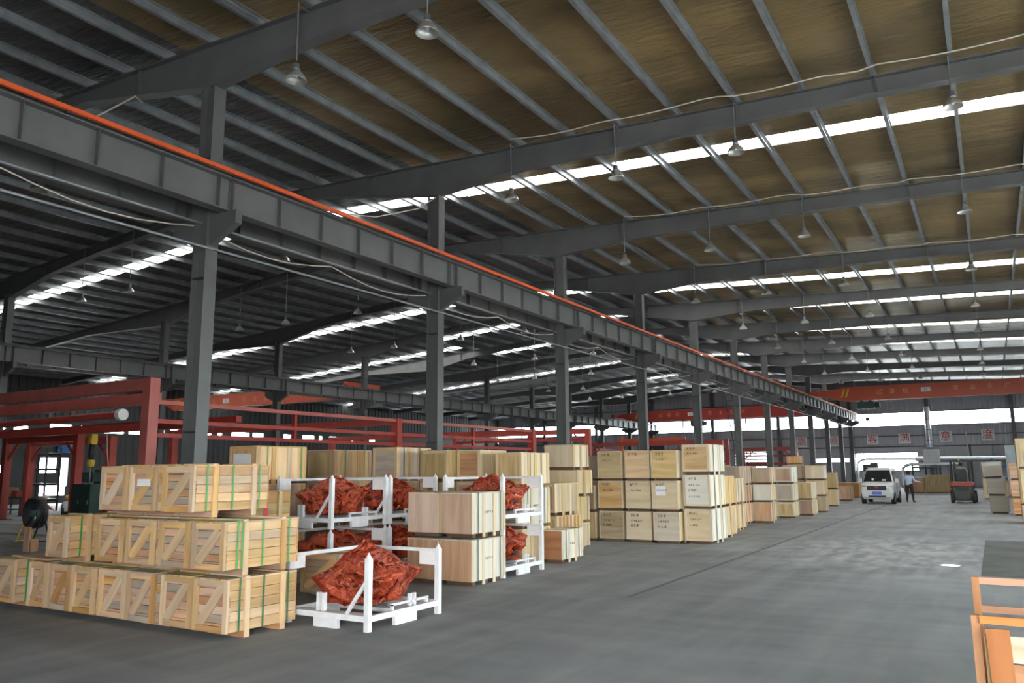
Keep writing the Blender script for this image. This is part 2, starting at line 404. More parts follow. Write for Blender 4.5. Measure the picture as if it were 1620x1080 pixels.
# front wall with the doorway the photographer stands in
WF = empty_structure('wall_front')
pbox(WF, 'cladding_backing', (XL, YF - .12, 0), (DOOR_F[0], YF, 10.6), CLAD)
pbox(WF, 'cladding_backing', (DOOR_F[1], YF - .12, 0), (XR, YF, 10.6), CLAD)
pbox(WF, 'cladding_backing', (DOOR_F[0], YF - .12, DOOR_F[2]), (DOOR_F[1], YF, 10.6), CLAD)

# ------------------------------------------------------------------ roof
RIDGE = -22.4
def roof(x): return 9.37 - .047 * x if x > RIDGE else 10.423 + .07 * (x - RIDGE)
def ins_mat(nm, ca, cb):
    m, nt, b = nodes_of(nm); L = nt.links
    tc = nt.nodes.new('ShaderNodeTexCoord')
    def noise(sc, det, st):
        mp = nt.nodes.new('ShaderNodeMapping'); mp.inputs['Scale'].default_value = st
        n = nt.nodes.new('ShaderNodeTexNoise'); n.inputs['Scale'].default_value = sc; n.inputs['Detail'].default_value = det; n.inputs['Distortion'].default_value = .5
        L.new(tc.outputs['Object'], mp.inputs[0]); L.new(mp.outputs[0], n.inputs['Vector']); return n
    n1 = noise(1.0, 4, (.25, .5, 1)); n2 = noise(2.2, 6, (.8, 3.2, 1)); n3 = noise(1.0, 2, (.12, 2.2, 1))
    r = nt.nodes.new('ShaderNodeValToRGB'); r.color_ramp.elements[0].position = .32; r.color_ramp.elements[1].position = .68
    r.color_ramp.elements[0].color = ca + (1,); r.color_ramp.elements[1].color = cb + (1,)
    L.new(n1.outputs[0], r.inputs[0]); L.new(r.outputs[0], b.inputs['Base Color'])
    b.inputs['Roughness'].default_value = .36; b.inputs['Metallic'].default_value = .45; b.inputs['Specular IOR Level'].default_value = .6
    ad = nt.nodes.new('ShaderNodeMath'); ad.operation = 'ADD'; L.new(n2.outputs[0], ad.inputs[0]); L.new(n3.outputs[0], ad.inputs[1])
    bp = nt.nodes.new('ShaderNodeBump'); bp.inputs['Strength'].default_value = .7; bp.inputs['Distance'].default_value = .10
    L.new(ad.outputs[0], bp.inputs['Height']); L.new(bp.outputs[0], b.inputs['Normal'])
    return m
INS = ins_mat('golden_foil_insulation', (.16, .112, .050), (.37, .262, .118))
INS_GLARE = ins_mat('glare_silver_insulation', (.50, .50, .52), (.74, .74, .76))  # window glare on the far sheets put into a paler colour
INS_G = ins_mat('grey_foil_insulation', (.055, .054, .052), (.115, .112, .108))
CEIL = empty_structure('ceiling')
def slab(parent, name, x0, x1, y0, y1, mat, t=.05, lift=.2):
    poly = [(x0, roof(x0) + lift), (x1, roof(x1) + lift), (x1, roof(x1) + lift + t), (x0, roof(x0) + lift + t)]
    return MB().prism(poly, 'y', y0, y1).obj(name, mat, parent)
FRAMES = [9.06 + 7 * i for i in range(-1, 11)] + [85.7]
SR = [(18.5, 19.15), (34.0, 34.9), (40.3, 41.1), (48.2, 49.0), (55.2, 56.0), (69.4, 70.2)]      # skylight strips over the aisle
SM = [(18.45, 19.1), (32.7, 33.7), (39.6, 40.5), (46.7, 47.5), (57.9, 58.6), (69.4, 70.2)]       # over the middle bay
SL = [(18.3, 18.95), (32.5, 33.5), (42.6, 43.5), (57.7, 58.5)]                                  # over the far left bay
HOLE = (-1.03, -.77, 12.42, 12.72)
SKY = emit('skylight_panel', (1.0, .985, .93), SKYLIGHT)
PX = [-.01 - 1.335 * k for k in range(-6, 41)]
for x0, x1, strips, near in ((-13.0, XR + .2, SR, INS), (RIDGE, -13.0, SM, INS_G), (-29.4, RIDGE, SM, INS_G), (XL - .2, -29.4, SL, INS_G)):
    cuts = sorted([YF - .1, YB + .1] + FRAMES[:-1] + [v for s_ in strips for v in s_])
    for y0, y1 in zip(cuts[:-1], cuts[1:]):
        if any(y0 >= a - .01 and y1 <= b + .01 for a, b in strips): continue
        m = INS_GLARE if y0 > 50.5 else near
        if near is INS and y0 < HOLE[2] < y1:       # a small gap between two sheets lets one sunbeam in
            slab(CEIL, 'insulation_sheet', x0, x1, y0, HOLE[2], m); slab(CEIL, 'insulation_sheet', x0, x1, HOLE[3], y1, m)
            slab(CEIL, 'insulation_sheet', x0, HOLE[0], HOLE[2], HOLE[3], m); slab(CEIL, 'insulation_sheet', HOLE[1], x1, HOLE[2], HOLE[3], m)
        else:
            slab(CEIL, 'insulation_sheet', x0, x1, y0, y1, m)
    ps = [x1] + [p for p in PX[::2] if x0 + .3 < p < x1 - .3] + [x0]
    for s_ in strips:
        for b, a in zip(ps[:-1], ps[1:]): slab(CEIL, 'skylight_panel', a, b, s_[0], s_[1], SKY)
cme = MB().prism([(-.035, 0), (.045, 0), (.045, .02), (-.015, .02), (-.015, .18), (.05, .18), (.05, .2), (-.035, .2)], 'y', YF, YB).mesh('purlin', GALV)
for x in PX:
    if XL + .3 < x < XR: link('purlin', cme, CEIL, (x, 0, roof(x)))
# sag rods between purlins
rod = MB()
for y0 in FRAMES[1:6]:
    rod.tube((-10.6, y0 - 3.6, roof(-10.6) + .06), (-10.6, y0 - .2, roof(-10.6) + .06), .016, None, 6)
rod.obj('sag_rod', GALV, CEIL)

# rafters
CX = [-11.93, -32.93, 9.0, XL + .1]
def depth(x):
    if x > -11.93:
        u = x + 11.93
        for (a, b), (c, e) in zip(((0, .95), (2.6, .60), (7, .45), (10.5, .37)), ((2.6, .60), (7, .45), (10.5, .37), (22, .37))):
            if u <= c: return b + (e - b) * (u - a) / (c - a)
        return .37
    if x > -32.93:
        u = min(x + 32.93, -11.93 - x); return max(.34, .90 - u * .14)
    return max(.36, .90 - (-32.93 - x) * .12)
def rafter_meshes():
    xs = sorted({XL + .3, -45, -39, -32.93, -30, -27, RIDGE, -18, -16, -14, -11.93, -9.33, -4.93, -1.43, 5, XR - .1})
    def strip(f0, f1, half):
        mb = MB(); rings = []
        for x in xs:
            a, b = f0(x), f1(x); rings.append([(x, -half, a), (x, half, a), (x, half, b), (x, -half, b)])
        return mb.loft(rings)
    web = strip(lambda x: roof(x) - depth(x), roof, .012).mesh('web', STEEL_B)
    top = strip(lambda x: roof(x) - .022, lambda x: roof(x) - .001, .12).mesh('top_flange', STEEL_B)
    bot = strip(lambda x: roof(x) - depth(x), lambda x: roof(x) - depth(x) + .022, .12).mesh('bottom_flange', STEEL_B)
    return web, top, bot
RWEB, RTOP, RBOT = rafter_meshes()
STX = [-9.7, -6.8, -4.0, -1.3, 2.6, -14.2, -18.4, -22.4, -26.5, -30.5]
STM = [MB().b2((x - .012, -.105, roof(x) - depth(x) + .02), (x + .012, .105, roof(x) - .02)).mesh('stiffener', STEEL) for x in STX]
def rafter(i, y):
    t = thing('roof_beam', '%s grey steel roof beam from the camera, spanning the hall under the purlins' % ORD[i], 'beam', (0, y, 0), 0, 'roof beams')
    link('web', RWEB, t); link('top_flange', RTOP, t); link('bottom_flange', RBOT, t)
    for me in STM: link('stiffener', me, t)
for i, y in enumerate(FRAMES[1:12]): rafter(i, y)

# ------------------------------------------------------------------ columns and crane runways
def col_proto(bz, two_sided=True):
    t = bpy.data.objects.new('steel_column', None); COL.objects.link(t)
    top = 9.0
    mb = MB()
    for s_ in (-1, 1): mb.b2((s_ * .17 - .009 * s_, -.13, .03), (s_ * .17 + .009 * s_, .13, top))
    mb.b2((-.161, -.009, .03), (.161, .009, top)).obj('shaft', STEEL, t)
    pbox(t, 'base_plate', (-.28, -.25, 0), (.28, .25, .03), STEEL)
    for s_ in (-1, 1):
        MB().prism([(s_ * .179, bz), (s_ * .86, bz), (s_ * .86, bz - .24), (s_ * .179, bz - .55)], 'y', -.07, .07).obj('bracket', STEEL, t)
        for y in (-.11, .11): pass
    for z in (2.6, 5.35, 7.6):
        pbox(t, 'stiffener', (-.16, -.125, z), (.16, -.010, z + .02), STEEL_D)
    return t
NEAR_Y = [9.06 + 7 * i for i in range(12)]; NEAR_Y[-1] = 85.5
ZR1, ZR2 = 6.50, 6.22
near_labels = ['nearest and largest grey steel column, rising behind the three-high plank crates',
               'grey steel column behind the stacked red-wrapped pallets, second along the crane runway',
               'grey steel column behind the small crate tower, third along the crane runway',
               'grey steel column behind the tall pale crate wall, fourth along the crane runway',
               'grey steel column just left of the topmost stamped crate, fifth along the crane runway',
               'grey steel column behind the far crate rows, sixth along the crane runway']
P1 = col_proto(ZR1)
for i, y in enumerate(NEAR_Y):
    c = P1 if i == 0 else copy_tree(P1)
    c.location = (-11.93, y, 0)
    tag(c, near_labels[i] if i < 6 else '%s grey steel column along the near crane runway, counted from the camera' % ORD[i], 'column', 'columns under the near crane runway')
P2 = col_proto(ZR2)
for i, y in enumerate(NEAR_Y):
    c = P2 if i == 0 else copy_tree(P2)
    c.location = (-32.93, y, 0)
    tag(c, '%s grey steel column along the far crane runway, counted from the camera' % ORD[i], 'column', 'columns under the far crane runway')
BAYY = [2.06] + NEAR_Y
def runway(x, z, label, mat, h=.62, bar=False):
    t = thing('crane_runway', label, 'crane rail', (x, 0, z), 0, 'crane runways')
    for y0, y1 in zip(BAYY[:-1], BAYY[1:]):
        L_ = y1 - y0 - .02; key = ('web', round(L_, 2), mat.name)
        if key not in BOX:
            BOX[key] = (MB().b2((-.007, 0, .02), (.007, L_, h - .02)).mesh('web', mat), MB().b2((-.15, 0, h - .02), (.15, L_, h)).b2((-.12, 0, 0), (.12, L_, .02)).mesh('flange', mat),
                        MB().b2((-.10, 0, .02), (.10, .016, h - .02)).mesh('rib', STEEL))
        wv, fl, rb = BOX[key]
        link('web', wv, t, (0, y0, 0)); link('flange', fl, t, (0, y0, 0))
        nr = 7 if y0 < 30 else 6
        for k in range(nr): link('rib', rb, t, (0, y0 + .02 + k * (L_ - .05) / (nr - 1 + .2), 0))
    pbox(t, 'rail', (-.035, 2.06, h), (.035, 85.4, h + .09), STEEL_D)
    if bar:
        pbox(t, 'conductor_bar', (.20, 2.06, h + .03), (.26, 85.4, h + .10), BUSBAR)
        for y in range(3, 85, 3): pbox(t, 'bar_hanger', (.12, y - .02, h), (.20, y + .02, h + .05), STEEL_D)
    return t
runway(-11.36, ZR1, 'ribbed grey crane runway beam with orange conductor bar beside the aisle', STEEL_B, .62, True)
runway(-12.5, ZR1, 'ribbed grey crane runway beam on the workshop side of the near columns', STEEL)
runway(-32.36, ZR2, 'far ribbed grey crane runway beam facing the aisle, behind the red gantries', STEEL_B)
runway(-33.5, ZR2, 'far ribbed grey crane runway beam on the left side of the far columns', STEEL)
# conduits and cables along the near runway
t = tag(MB().path([(-11.70, 2.2, 5.88), (-11.70, 85, 5.88)], .025, 8).obj('conduit', GALV), 'pale straight conduit running along the near columns below the crane runway', 'pipe')
t = tag(MB().path([(-12.05, 2.2, 6.42), (-12.05, 85, 6.42)], .022, 8).obj('conduit', GALV), 'pale conduit clipped under the crane runway brackets, above the straight one', 'pipe')
mb = MB()
for y0, y1 in zip(BAYY[:-1], BAYY[1:]):
    n = 12; mb.path([(-12.2, y0 + (y1 - y0) * k / n, 6.40 - .22 * math.sin(math.pi * ((k / n * 2) % 1)) ) for k in range(n + 1)], .013, 5)
tag(mb.obj('cable', CABLE), 'thin yellowish cable sagging in loops under the crane runway', 'cable')
# cables slung along the roof beams
def slung(y, xa, xb, label):
    mb = MB(); pts = []
    n = int((xb - xa) / 1.335)
    for k in range(n * 4 + 1):
        x = xa + (xb - xa) * k / (n * 4); pts.append((x, y - .62, roof(x) - .02 - .075 * math.sin(math.pi * ((k / 8 + .2 * (k // 8 % 3)) % 1)) - .02 * math.sin(k * .37)))
    tag(mb.path(pts, .014, 5).obj('cable', CABLE), label, 'cable', 'cables along the roof beams')
slung(NEAR_Y[1], -9.3, 4.2, 'thin pale cable slung along the second roof beam from lamp to lamp')
slung(NEAR_Y[2], -9.3, 4.2, 'thin pale cable slung along the third roof beam from lamp to lamp')
slung(NEAR_Y[3], -9.3, 4.2, 'thin pale cable slung along the fourth roof beam from lamp to lamp')
tag(MB().path([(-11.55, 6.5, 7.3), (-12.3, 7.2, 7.9), (-13.2, 8.3, 8.9), (-13.9, 8.9, 9.2)], .014, 5).obj('cable', CABLE), 'pale cable hanging from the roof down to the orange conductor bar near the nearest column', 'cable')
tag(MB().path([(-11.36, 11.6, 7.225), (-11.5, 13.2, 7.6), (-11.7, 15.0, 8.35), (-11.75, 15.8, 8.9)], .014, 5).obj('cable', CABLE), 'pale cable rising from the orange conductor bar to the second column', 'cable')

# ------------------------------------------------------------------ pendant lamps
def lamp_proto():
    t = bpy.data.objects.new('pendant_lamp', None); COL.objects.link(t)
    MB().tube((0, 0, .2), (0, 0, 1.0), .012, None, 6).obj('rod', GALV, t)
    MB().lathe([(.0, .22), (.05, .215), (.055, .12), (.075, .10), (.06, .09)], n=12).obj('lamp_cap', GALV, t, smooth=True)
    MB().lathe([(.06, .11), (.10, .085), (.19, .0), (.225, -.085), (.232, -.10), (.222, -.10), (.185, -.01), (.095, .07), (.0, .09)], n=20).obj('shade', SHADE, t, smooth=True).scale = (.78, .78, .85)
    MB().lathe([(.0, .08), (.035, .06), (.05, .01), (.03, -.03), (.0, -.04)], n=12).obj('bulb', PAPER, t, smooth=True)
    MB().tube((0, -.012, 0), (0, .30, 0), .010, None, 6).obj('hook_arm', GALV, t, (0, 0, .98))
    return t
LP = lamp_proto(); first = True
side = {-.05: 'rightmost', -4.0: 'second from the right', -6.7: 'third from the right', -9.45: 'leftmost'}
for i, y in enumerate(NEAR_Y[:10]):
    for x, nm in side.items():
        if i == 0 and x > -5: continue
        l = LP if first else copy_tree(LP); first = False
        z = 8.47 - .012 * i
        l.location = (x, y - .3, z); 
        for ch in l.children:
            if ch.name.startswith('rod'): ch.scale = (1, 1, roof(x) - z)
            if ch.name.startswith('hook_arm'): ch.location.z = roof(x) - z - .06
        tag(l, '%s bell-shaped pendant lamp under the %s roof beam over the aisle' % (nm, ORD[i]), 'lamp', 'pendant lamps over the aisle')
side2 = {-17.2: 'rightmost', -20.65: 'second from the right', -24.6: 'third from the right', -27.4: 'leftmost'}
for i, y in enumerate(NEAR_Y[:8]):
    for x, nm in side2.items():
        if i == 0 and x < -18: continue
        l = copy_tree(LP); z = 8.05 - .10 * max(0, i - 2)
        l.location = (x, y - .3, z)
        for ch in l.children:
            if ch.name.startswith('rod'): ch.scale = (1, 1, roof(x) - z)
            if ch.name.startswith('hook_arm'): ch.location.z = roof(x) - z - .06
        tag(l, '%s pendant lamp under the %s roof beam in the left bay' % (nm, ORD[i]), 'lamp', 'pendant lamps in the left bay')

# ------------------------------------------------------------------ lettering
def text_mesh(s_, size, mat, extrude=.004):
    c = bpy.data.curves.new('lettering', 'FONT'); c.body = s_; c.size = size; c.extrude = extrude; c.align_x = 'CENTER'; c.align_y = 'CENTER'
    o = bpy.data.objects.new('lettering', c); COL.objects.link(o)
    dg = bpy.context.evaluated_depsgraph_get(); dg.update()
    me = bpy.data.meshes.new_from_object(o.evaluated_get(dg)); bpy.data.objects.remove(o); bpy.data.curves.remove(c)
    me.materials.clear(); me.materials.append(mat)
    return me
for x, ch, nm in ((-16.8, '高', 'leftmost sign, between the far columns'), (-13.75, '顾', 'beside the last column'), (-10.05, '客', 'first sign right of the crane runway end'),
              (-7.2, '满', 'left of the silver duct'), (-3.65, '意', 'right of the silver duct'), (-.2, '度', 'rightmost')):
    z = 4.62 + (x + 12) * .018
    t = thing('wall_sign', 'white end-wall sign with red character %s, %s' % (ch, nm), 'sign', (x, YB - .18, z), 0, 'red character signs on the end wall')
    pbox(t, 'sign_board', (-.52, -.02, -.5), (.52, .02, .5), PAPER)
    link('lettering', text_mesh(ch, .92, REDINK), t, (0, -.025, 0), (R(90), 0, 0))

# ------------------------------------------------------------------ bridge cranes
def crane(x0, x1, y, z0, z1, label, mat, marks=True, flip=False, rails=(7.21, 7.21)):
    """box girder crane spanning from x0 to x1 with tapered ends"""
    t = thing('bridge_crane', label, 'crane', (0, y, 0), 0, 'bridge cranes')
    e = 1.9; m = (z0 + z1) / 2; zr, zq = rails[0] + .12, rails[1] + .12
    MB().loft([[(x, -.28, a), (x, .28, a), (x, .28, b), (x, -.28, b)] for x, a, b in
               ((x0 + .1, zr, zr + .32), (x0 + .5, zr - .03, zr + .4), (x0 + e, z0 + .05, z1 - .08), (x0 + e + .5, z0, z1), (x1 - e - .5, z0, z1), (x1 - e, z0 + .05, z1 - .08), (x1 - .5, zq - .03, zq + .4), (x1 - .1, zq, zq + .32))]).obj('girder', mat, t)
    for s_ in (-.30,):
        MB().b2((x0 + e, s_ - .01, z0 + .0), (x1 - e, s_ + .015, z0 + .05)).b2((x0 + e, s_ - .01, z1 - .05), (x1 - e, s_ + .015, z1)).obj('girder_flange', mat, t)
    for x, zr in ((x0, zr), (x1, zq)):
        et = MB().b2((x - .16, -1.5, zr - .02), (x + .16, 1.5, zr + .30)).obj('end_carriage', mat, t)
        for yy in (-1.3, 1.3):
            MB().tube((x - .07, yy, zr + .02), (x + .07, yy, zr + .02), .14, None, 14).obj('wheel', STEEL_D, et)
        MB().tube((x, -1.5, zr + .12), (x, -1.68, zr + .12), .09, .06, 10).obj('buffer', mat, et)
    for k, x in enumerate((x0 + e + .05, x0 + e + .35)):
        MB().bar((x, -.287, z0 + .30), (x + .22, -.287, z1 - .12), .012, .12).obj('hazard_stripe', YELLOW, t)
    hx = x0 + 3.9 if not flip else x0 + 8.5
    h = MB().b2((hx - .9, -.35, z0 - .62), (hx + .25, .35, z0 - .08)).b2((hx - .7, -.25, z0 - .12), (hx - .5, .25, z0 + .02)).b2((hx - .1, -.25, z0 - .12), (hx + .1, .25, z0 + .02)).obj('hoist', DGREEN, t)
    MB().tube((hx + .25, 0, z0 - .35), (hx + .62, 0, z0 - .35), .2, None, 12).obj('hoist_motor', DGREEN, h)
    MB().tube((hx - .3, 0, z0 - .62), (hx - .3, 0, z0 - 1.25), .012, None, 6).b2((hx - .42, -.08, z0 - 1.5), (hx - .18, .08, z0 - 1.25)).obj('hook_block', STEEL_D, h)
    if marks:
        pl = pbox(t, 'number_plate', (x0 + 7.35, -.30, z1 - .62), (x0 + 7.95, -.285, z1 - .30), PAPER)
        link('lettering', text_mesh('5t', .30, INK), t, (x0 + 7.65, -.305, z1 - .46), (R(90), 0, 0))
        pale = M('faded_yellow_letters', (.66, .30, .12), .5)
        for k, ch in enumerate('起重机'):
            link('lettering', text_mesh(ch, .42, pale), t, (x0 + 4.6 + k * .86, -.30, z1 - .48), (R(90), 0, 0))
        for k, ch in enumerate('安全生产'):
            link('lettering', text_mesh(ch, .42, pale), t, (x0 + 9.55 + k * 1.05, -.30, z1 - .46), (R(90), 0, 0))
    return t
crane(-11.36, 8.4, 64.5, 6.86, 7.92, 'orange-red bridge crane girder high across the aisle near the end wall', ORANGE)
crane(-32.36, -12.5, 75.0, 6.60, 7.62, 'shade-darkened red bridge crane girder across the left bay, behind the middle columns', CRIM, True, True, (6.93, 7.21))  # shadow on this girder put into its darker red
crane(-53.5, -33.5, 37.5, 6.45, 7.35, 'orange bridge crane in the far left bay, partly hidden by the far runway', ORANGE, True, False, (6.93, 6.93))

# ------------------------------------------------------------------ crates
FR = -0.02
def strap_loop(parent, x0, x1, z0, z1, y, mat, wd=.022, name='strap'):
    """packing band over the top and down both sides at one depth"""
    e = .004
    MB().b2((x0 - e, y - wd / 2, z0), (x0, y + wd / 2, z1 + e)).b2((x1, y - wd / 2, z0), (x1 + e, y + wd / 2, z1 + e)).b2((x0, y - wd / 2, z1), (x1, y + wd / 2, z1 + e)).obj(name, mat, parent)
def plank_crate(x1, y0, z0, w, d, h, label, woods=('pine', 'pale'), straps=(.17, .5, .86), posts=(.27, .78), diag='/', group='plank crates with diagonal braces', rz=0.0, sticker=None, double=False, strapmat=None):
    """boarded crate: framed front with a diagonal brace, plank sides, posts, skids and bands; x1 = right side, y0 = front"""
    t = thing('plank_crate', label, 'crate', (x1 - w / 2, y0 + d / 2, z0), rz, group)
    a, b = woods; sk = .075; hx, hy = w / 2, d / 2; zb, zt = sk, h
    tk = .02; px = W(a, 'x'); pxb = W(b, 'x'); py = W(a, 'y'); pyb = W(b, 'y'); pz = W(b, 'z')
    n = 6
    for k in range(n):      # recessed boards of the front
        u0, u1 = zb + (zt - zb) * k / n, zb + (zt - zb) * (k + 1) / n
        pbox(t, 'plank', (-hx + .01, -hy + .040 + random.uniform(-.004, .004), u0 + .003), (hx - .01, -hy + .058, u1 - .003), W(random.choice(('pink', 'pink', a, 'flesh', 'grey')), 'x'))
    fw = .07
    pbox(t, 'frame_board', (-hx, -hy, zb), (-hx + fw, -hy + .034, zt), pz); pbox(t, 'frame_board', (hx - fw, -hy, zb), (hx, -hy + .034, zt), pz)
    pbox(t, 'frame_board', (-hx + fw, -hy, zt - fw), (hx - fw, -hy + .034, zt), W(b, 'x')); pbox(t, 'frame_board', (-hx + fw, -hy, zb), (hx - fw, -hy + .034, zb + fw), W(a, 'x'))
    s_ = 1 if diag == '/' else -1
    A = Vector((-s_ * (hx - fw - .055), -hy + .021, zb + fw + .02)); B = Vector((s_ * (hx - fw - .055), -hy + .021, zt - fw - .02)); dv = B - A
    L_ = dv.length * 1.12; key = ('dg', round(L_, 2), b)
    if key not in BOX: BOX[key] = MB().box((0, 0, 0), (L_, .024, .12)).mesh('diagonal_brace', W(b, 'x'))
    link('diagonal_brace', BOX[key], t, (A + B) / 2, (0, -math.atan2(dv.z, dv.x), 0))
    n = 5
    for sx in (-1, 1):
        for k in range(n):
            u0, u1 = zb + (zt - zb) * k / n, zb + (zt - zb) * (k + 1) / n
            q = random.uniform(-.003, .003)
            lo, hi = sx * (hx - .03), sx * (hx - .012 + q)
            pbox(t, 'plank', (min(lo, hi), -hy + .060, u0 + .003), (max(lo, hi), hy - .02, u1 - .003), W(random.choice((b, b, a)), 'y'))
        for p in posts:
            yy = -hy + d * p
            lo, hi = sx * (hx - .010), sx * (hx + .018)
            pbox(t, 'post', (min(lo, hi), yy - .035, 0), (max(lo, hi), yy + .035, zt), pz)
    for k in range(5):
        u0, u1 = -hx + w * k / 5, -hx + w * (k + 1) / 5
        pbox(t, 'top_board', (u0 + .004, -hy + .0, zt), (u1 - .004, hy, zt + .018), py)
    pbox(t, 'back_panel', (-hx + .01, hy - .018, zb), (hx - .01, hy, zt), px)
    for p in posts:
        yy = -hy + d * p
        pbox(t, 'skid', (-hx - .015, yy - .045, 0), (hx + .015, yy + .045, sk), W('pink', 'x'))
        pbox(t, 'cross_batten', (-hx, yy - .035, zt + .018), (hx, yy + .035, zt + .036), W(b, 'x'))
    for p in straps:
        strap_loop(t, -hx - .0, hx + .0, zb, zt + .018, -hy + d * p, strapmat or GREEN)
        if double and p == straps[0]: strap_loop(t, -hx, hx, zb, zt + .018, -hy + d * p + .07, strapmat or GREEN)
    if sticker:
        pbox(t, 'sticker', (-.10, -hy - .003, zt - .24), (.14, -hy + .021, zt - .15), PAPER)
    return t
def glyphs(parent, lo, n, size, plane, off, mat=INK, seed=0):
    """a row of small stencilled marks; plane 'x' (on the front) or 'y' (on the right side)"""
    rnd = random.Random(seed); mb = MB()
    for k in range(n):
        u = lo[0] + k * size * 1.15; v = lo[1]
        for q in range(4):
            if rnd.random() < .55: a = (u + size * .1, v + size * rnd.choice((.1, .45, .8))); b = (u + size * .8, a[1] + size * .12)
            else: a = (u + size * rnd.choice((.1, .4, .7)), v + size * .05); b = (a[0] + size * .13, v + size * .9)
            if plane == 'x': mb.b2((a[0], off - .002, a[1]), (b[0], off + .002, b[1]))
            else: mb.b2((off - .002, a[0], a[1]), (off + .002, b[0], b[1]))
    return mb.obj('stencil_marks', mat, parent)
def panel_crate(x1, y0, z0, w, d, h, label, front='tan', side='straw', batt='pale', nb=3, straps=(), strapmat=None, stamp=0, sidetext=False, rim=True, label_paper=None,
                group='plywood crates', rz=0.0, panel_x='z', skids=3, edge=True, side_gap=None):
    """panel crate on skids: sheet front, battened sides, bands"""
    t = thing('plywood_crate', label, 'crate', (x1 - w / 2, y0 + d / 2, z0), rz, group)
    hx, hy = w / 2, d / 2; sk = min(.07, h * .12); zb, zt = sk, h - .022
    pbox(t, 'front_panel', (-hx + .015, -hy + .012, zb), (hx - .015, -hy + .03, zt), W(front, panel_x, tint=.12, scale=5))
    pbox(t, 'back_panel', (-hx + .015, hy - .03, zb), (hx - .015, hy - .012, zt), W(front, panel_x, tint=.12, scale=5))
    for sx in (-1, 1):
        n = nb + 1
        lo, hi = sorted((sx * (hx - .03), sx * (hx - .012)))
        pbox(t, 'side_panel', (lo, -hy + .03, zb), (hi, hy - .03, zt), W(side, 'z', tint=.12, scale=5))
        if sx > 0 or True:
            for k in range(nb):
                yy = -hy + .05 + (d - .1) * k / max(1, nb - 1)
                bw = .05 if edge else .035
                lo, hi = sorted((sx * (hx - .012), sx * (hx + .006)))
                pbox(t, 'batten', (lo, yy - bw, 0 if 0 < k < nb - 1 else zb), (hi, yy + bw, zt), W(batt, 'z'))
    if rim:
        for s_ in (-1, 1):
            lo, hi = sorted((s_ * hx, s_ * (hx - .055)))
            pbox(t, 'corner_board', (lo, -hy, zb), (hi, -hy + .012, zt), W(batt, 'z'))
        pbox(t, 'corner_board', (-hx + .055, -hy, zt - .05), (hx - .055, -hy + .012, zt), W(batt, 'x'))
        pbox(t, 'corner_board', (-hx + .055, -hy, zb), (hx - .055, -hy + .012, zb + .05), W(batt, 'x'))
    pbox(t, 'top_panel', (-hx, -hy, zt), (hx, hy, zt + .02), W(batt, 'y', tint=.12))
    for k in range(skids):
        yy = -hy + .17 + (d - .34) * k / max(1, skids - 1)
        pbox(t, 'skid', (-hx + .06, yy - .05, 0), (hx - .06, yy + .05, sk), W('dark', 'x'))
    for p in straps: strap_loop(t, -hx - .007, hx + .007, zb, zt + .02, -hy + d * p, strapmat or DSTRAP, .025)
    if stamp:
        off = -hy + (.000 if not rim else .010)
        for r_ in range(stamp): glyphs(t, (-hx + .16 * w + .02 * (r_ % 2), zt - .14 * h - .17 * h * r_), 3 + (r_ * 2) % 4, .055 if r_ % 2 else .075, 'x', off, INK, r_ + int(abs(x1) * 100) + int(z0 * 10))
    if sidetext: glyphs(t, (-.13, h * .52), 5, .048, 'y', hx - .010, INK, int(abs(x1) * 100))
    if label_paper:
        a, b, c, e = label_paper
        pbox(t, 'paper_label', (-hx + a * w, -hy + .006, zb + (zt - zb) * b), (-hx + c * w, -hy + .0135, zb + (zt - zb) * e), PAPER)
    return t

# --- near-left pyramid of boarded crates
Y0 = 6.4
R1 = [(-12.29, 'cut by the left picture edge'), (-11.47, 'second from the left'), (-10.92, 'third from the left'), (-10.33, 'fourth from the left'), (-9.68, 'fifth from the left'),
      (-9.06, 'sixth from the left, darker boards'), (-8.36, 'seventh from the left'), (-7.70, 'right end nearest the aisle')]
wd = [.60, .47, .49, .53, .57, .56, .58, .60]
for k, ((x, nm), w_) in enumerate(zip(R1, wd)):
    plank_crate(x, Y0 + random.uniform(0, .03), 0, w_, 1.08, .66, 'boarded crate in the bottom row of the near pile, %s' % nm,
                (('grey', 'pine') if k in (5, 2) else ('pine', 'pale')), strapmat=(M('deep_green_strap', (.02, .14, .06), .5) if k == 7 else None), diag='/')
R2 = [(-10.96, 'leftmost and standing apart'), (-10.32, 'second from the left'), (-9.66, 'third from the left'), (-9.0, 'fourth from the left, greyish brace'), (-7.74, 'right end with double green strap')]
R2 = [(-10.97, .48, 'leftmost'), (-9.72, .57, 'second from the left'), (-9.07, .57, 'third from the left'), (-8.40, .57, 'fourth from left, greyer boards'), (-7.76, .58, 'right end, doubled green strap')]
for k, (x, w_, nm) in enumerate(R2):
    plank_crate(x, Y0 - .03, .70, w_, 1.17, .61, 'boarded crate in the middle row of the near pile, %s' % nm, ('grey', 'pale') if k == 3 else ('pine', 'pale'), double=(k == 4))
R3 = [(-9.72, .57, 'leftmost'), (-9.11, .55, 'middle, with a white sticker'), (-8.38, .60, 'rightmost, long side showing')]
for k, (x, w_, nm) in enumerate(R3):
    plank_crate(x, Y0 - .02, 1.355, w_, 1.2, .625, 'boarded crate in the top row of the near pile, %s' % nm, ('pine', 'pale'), sticker=(k == 1))
# loose lid boards on the left bottom crates
tag(MB().b2((-12.3, 6.46, .698), (-11.52, 7.35, .722)).obj('lid_board', W('pine', 'x')), 'loose wooden lid lying on the leftmost bottom crates', 'board')

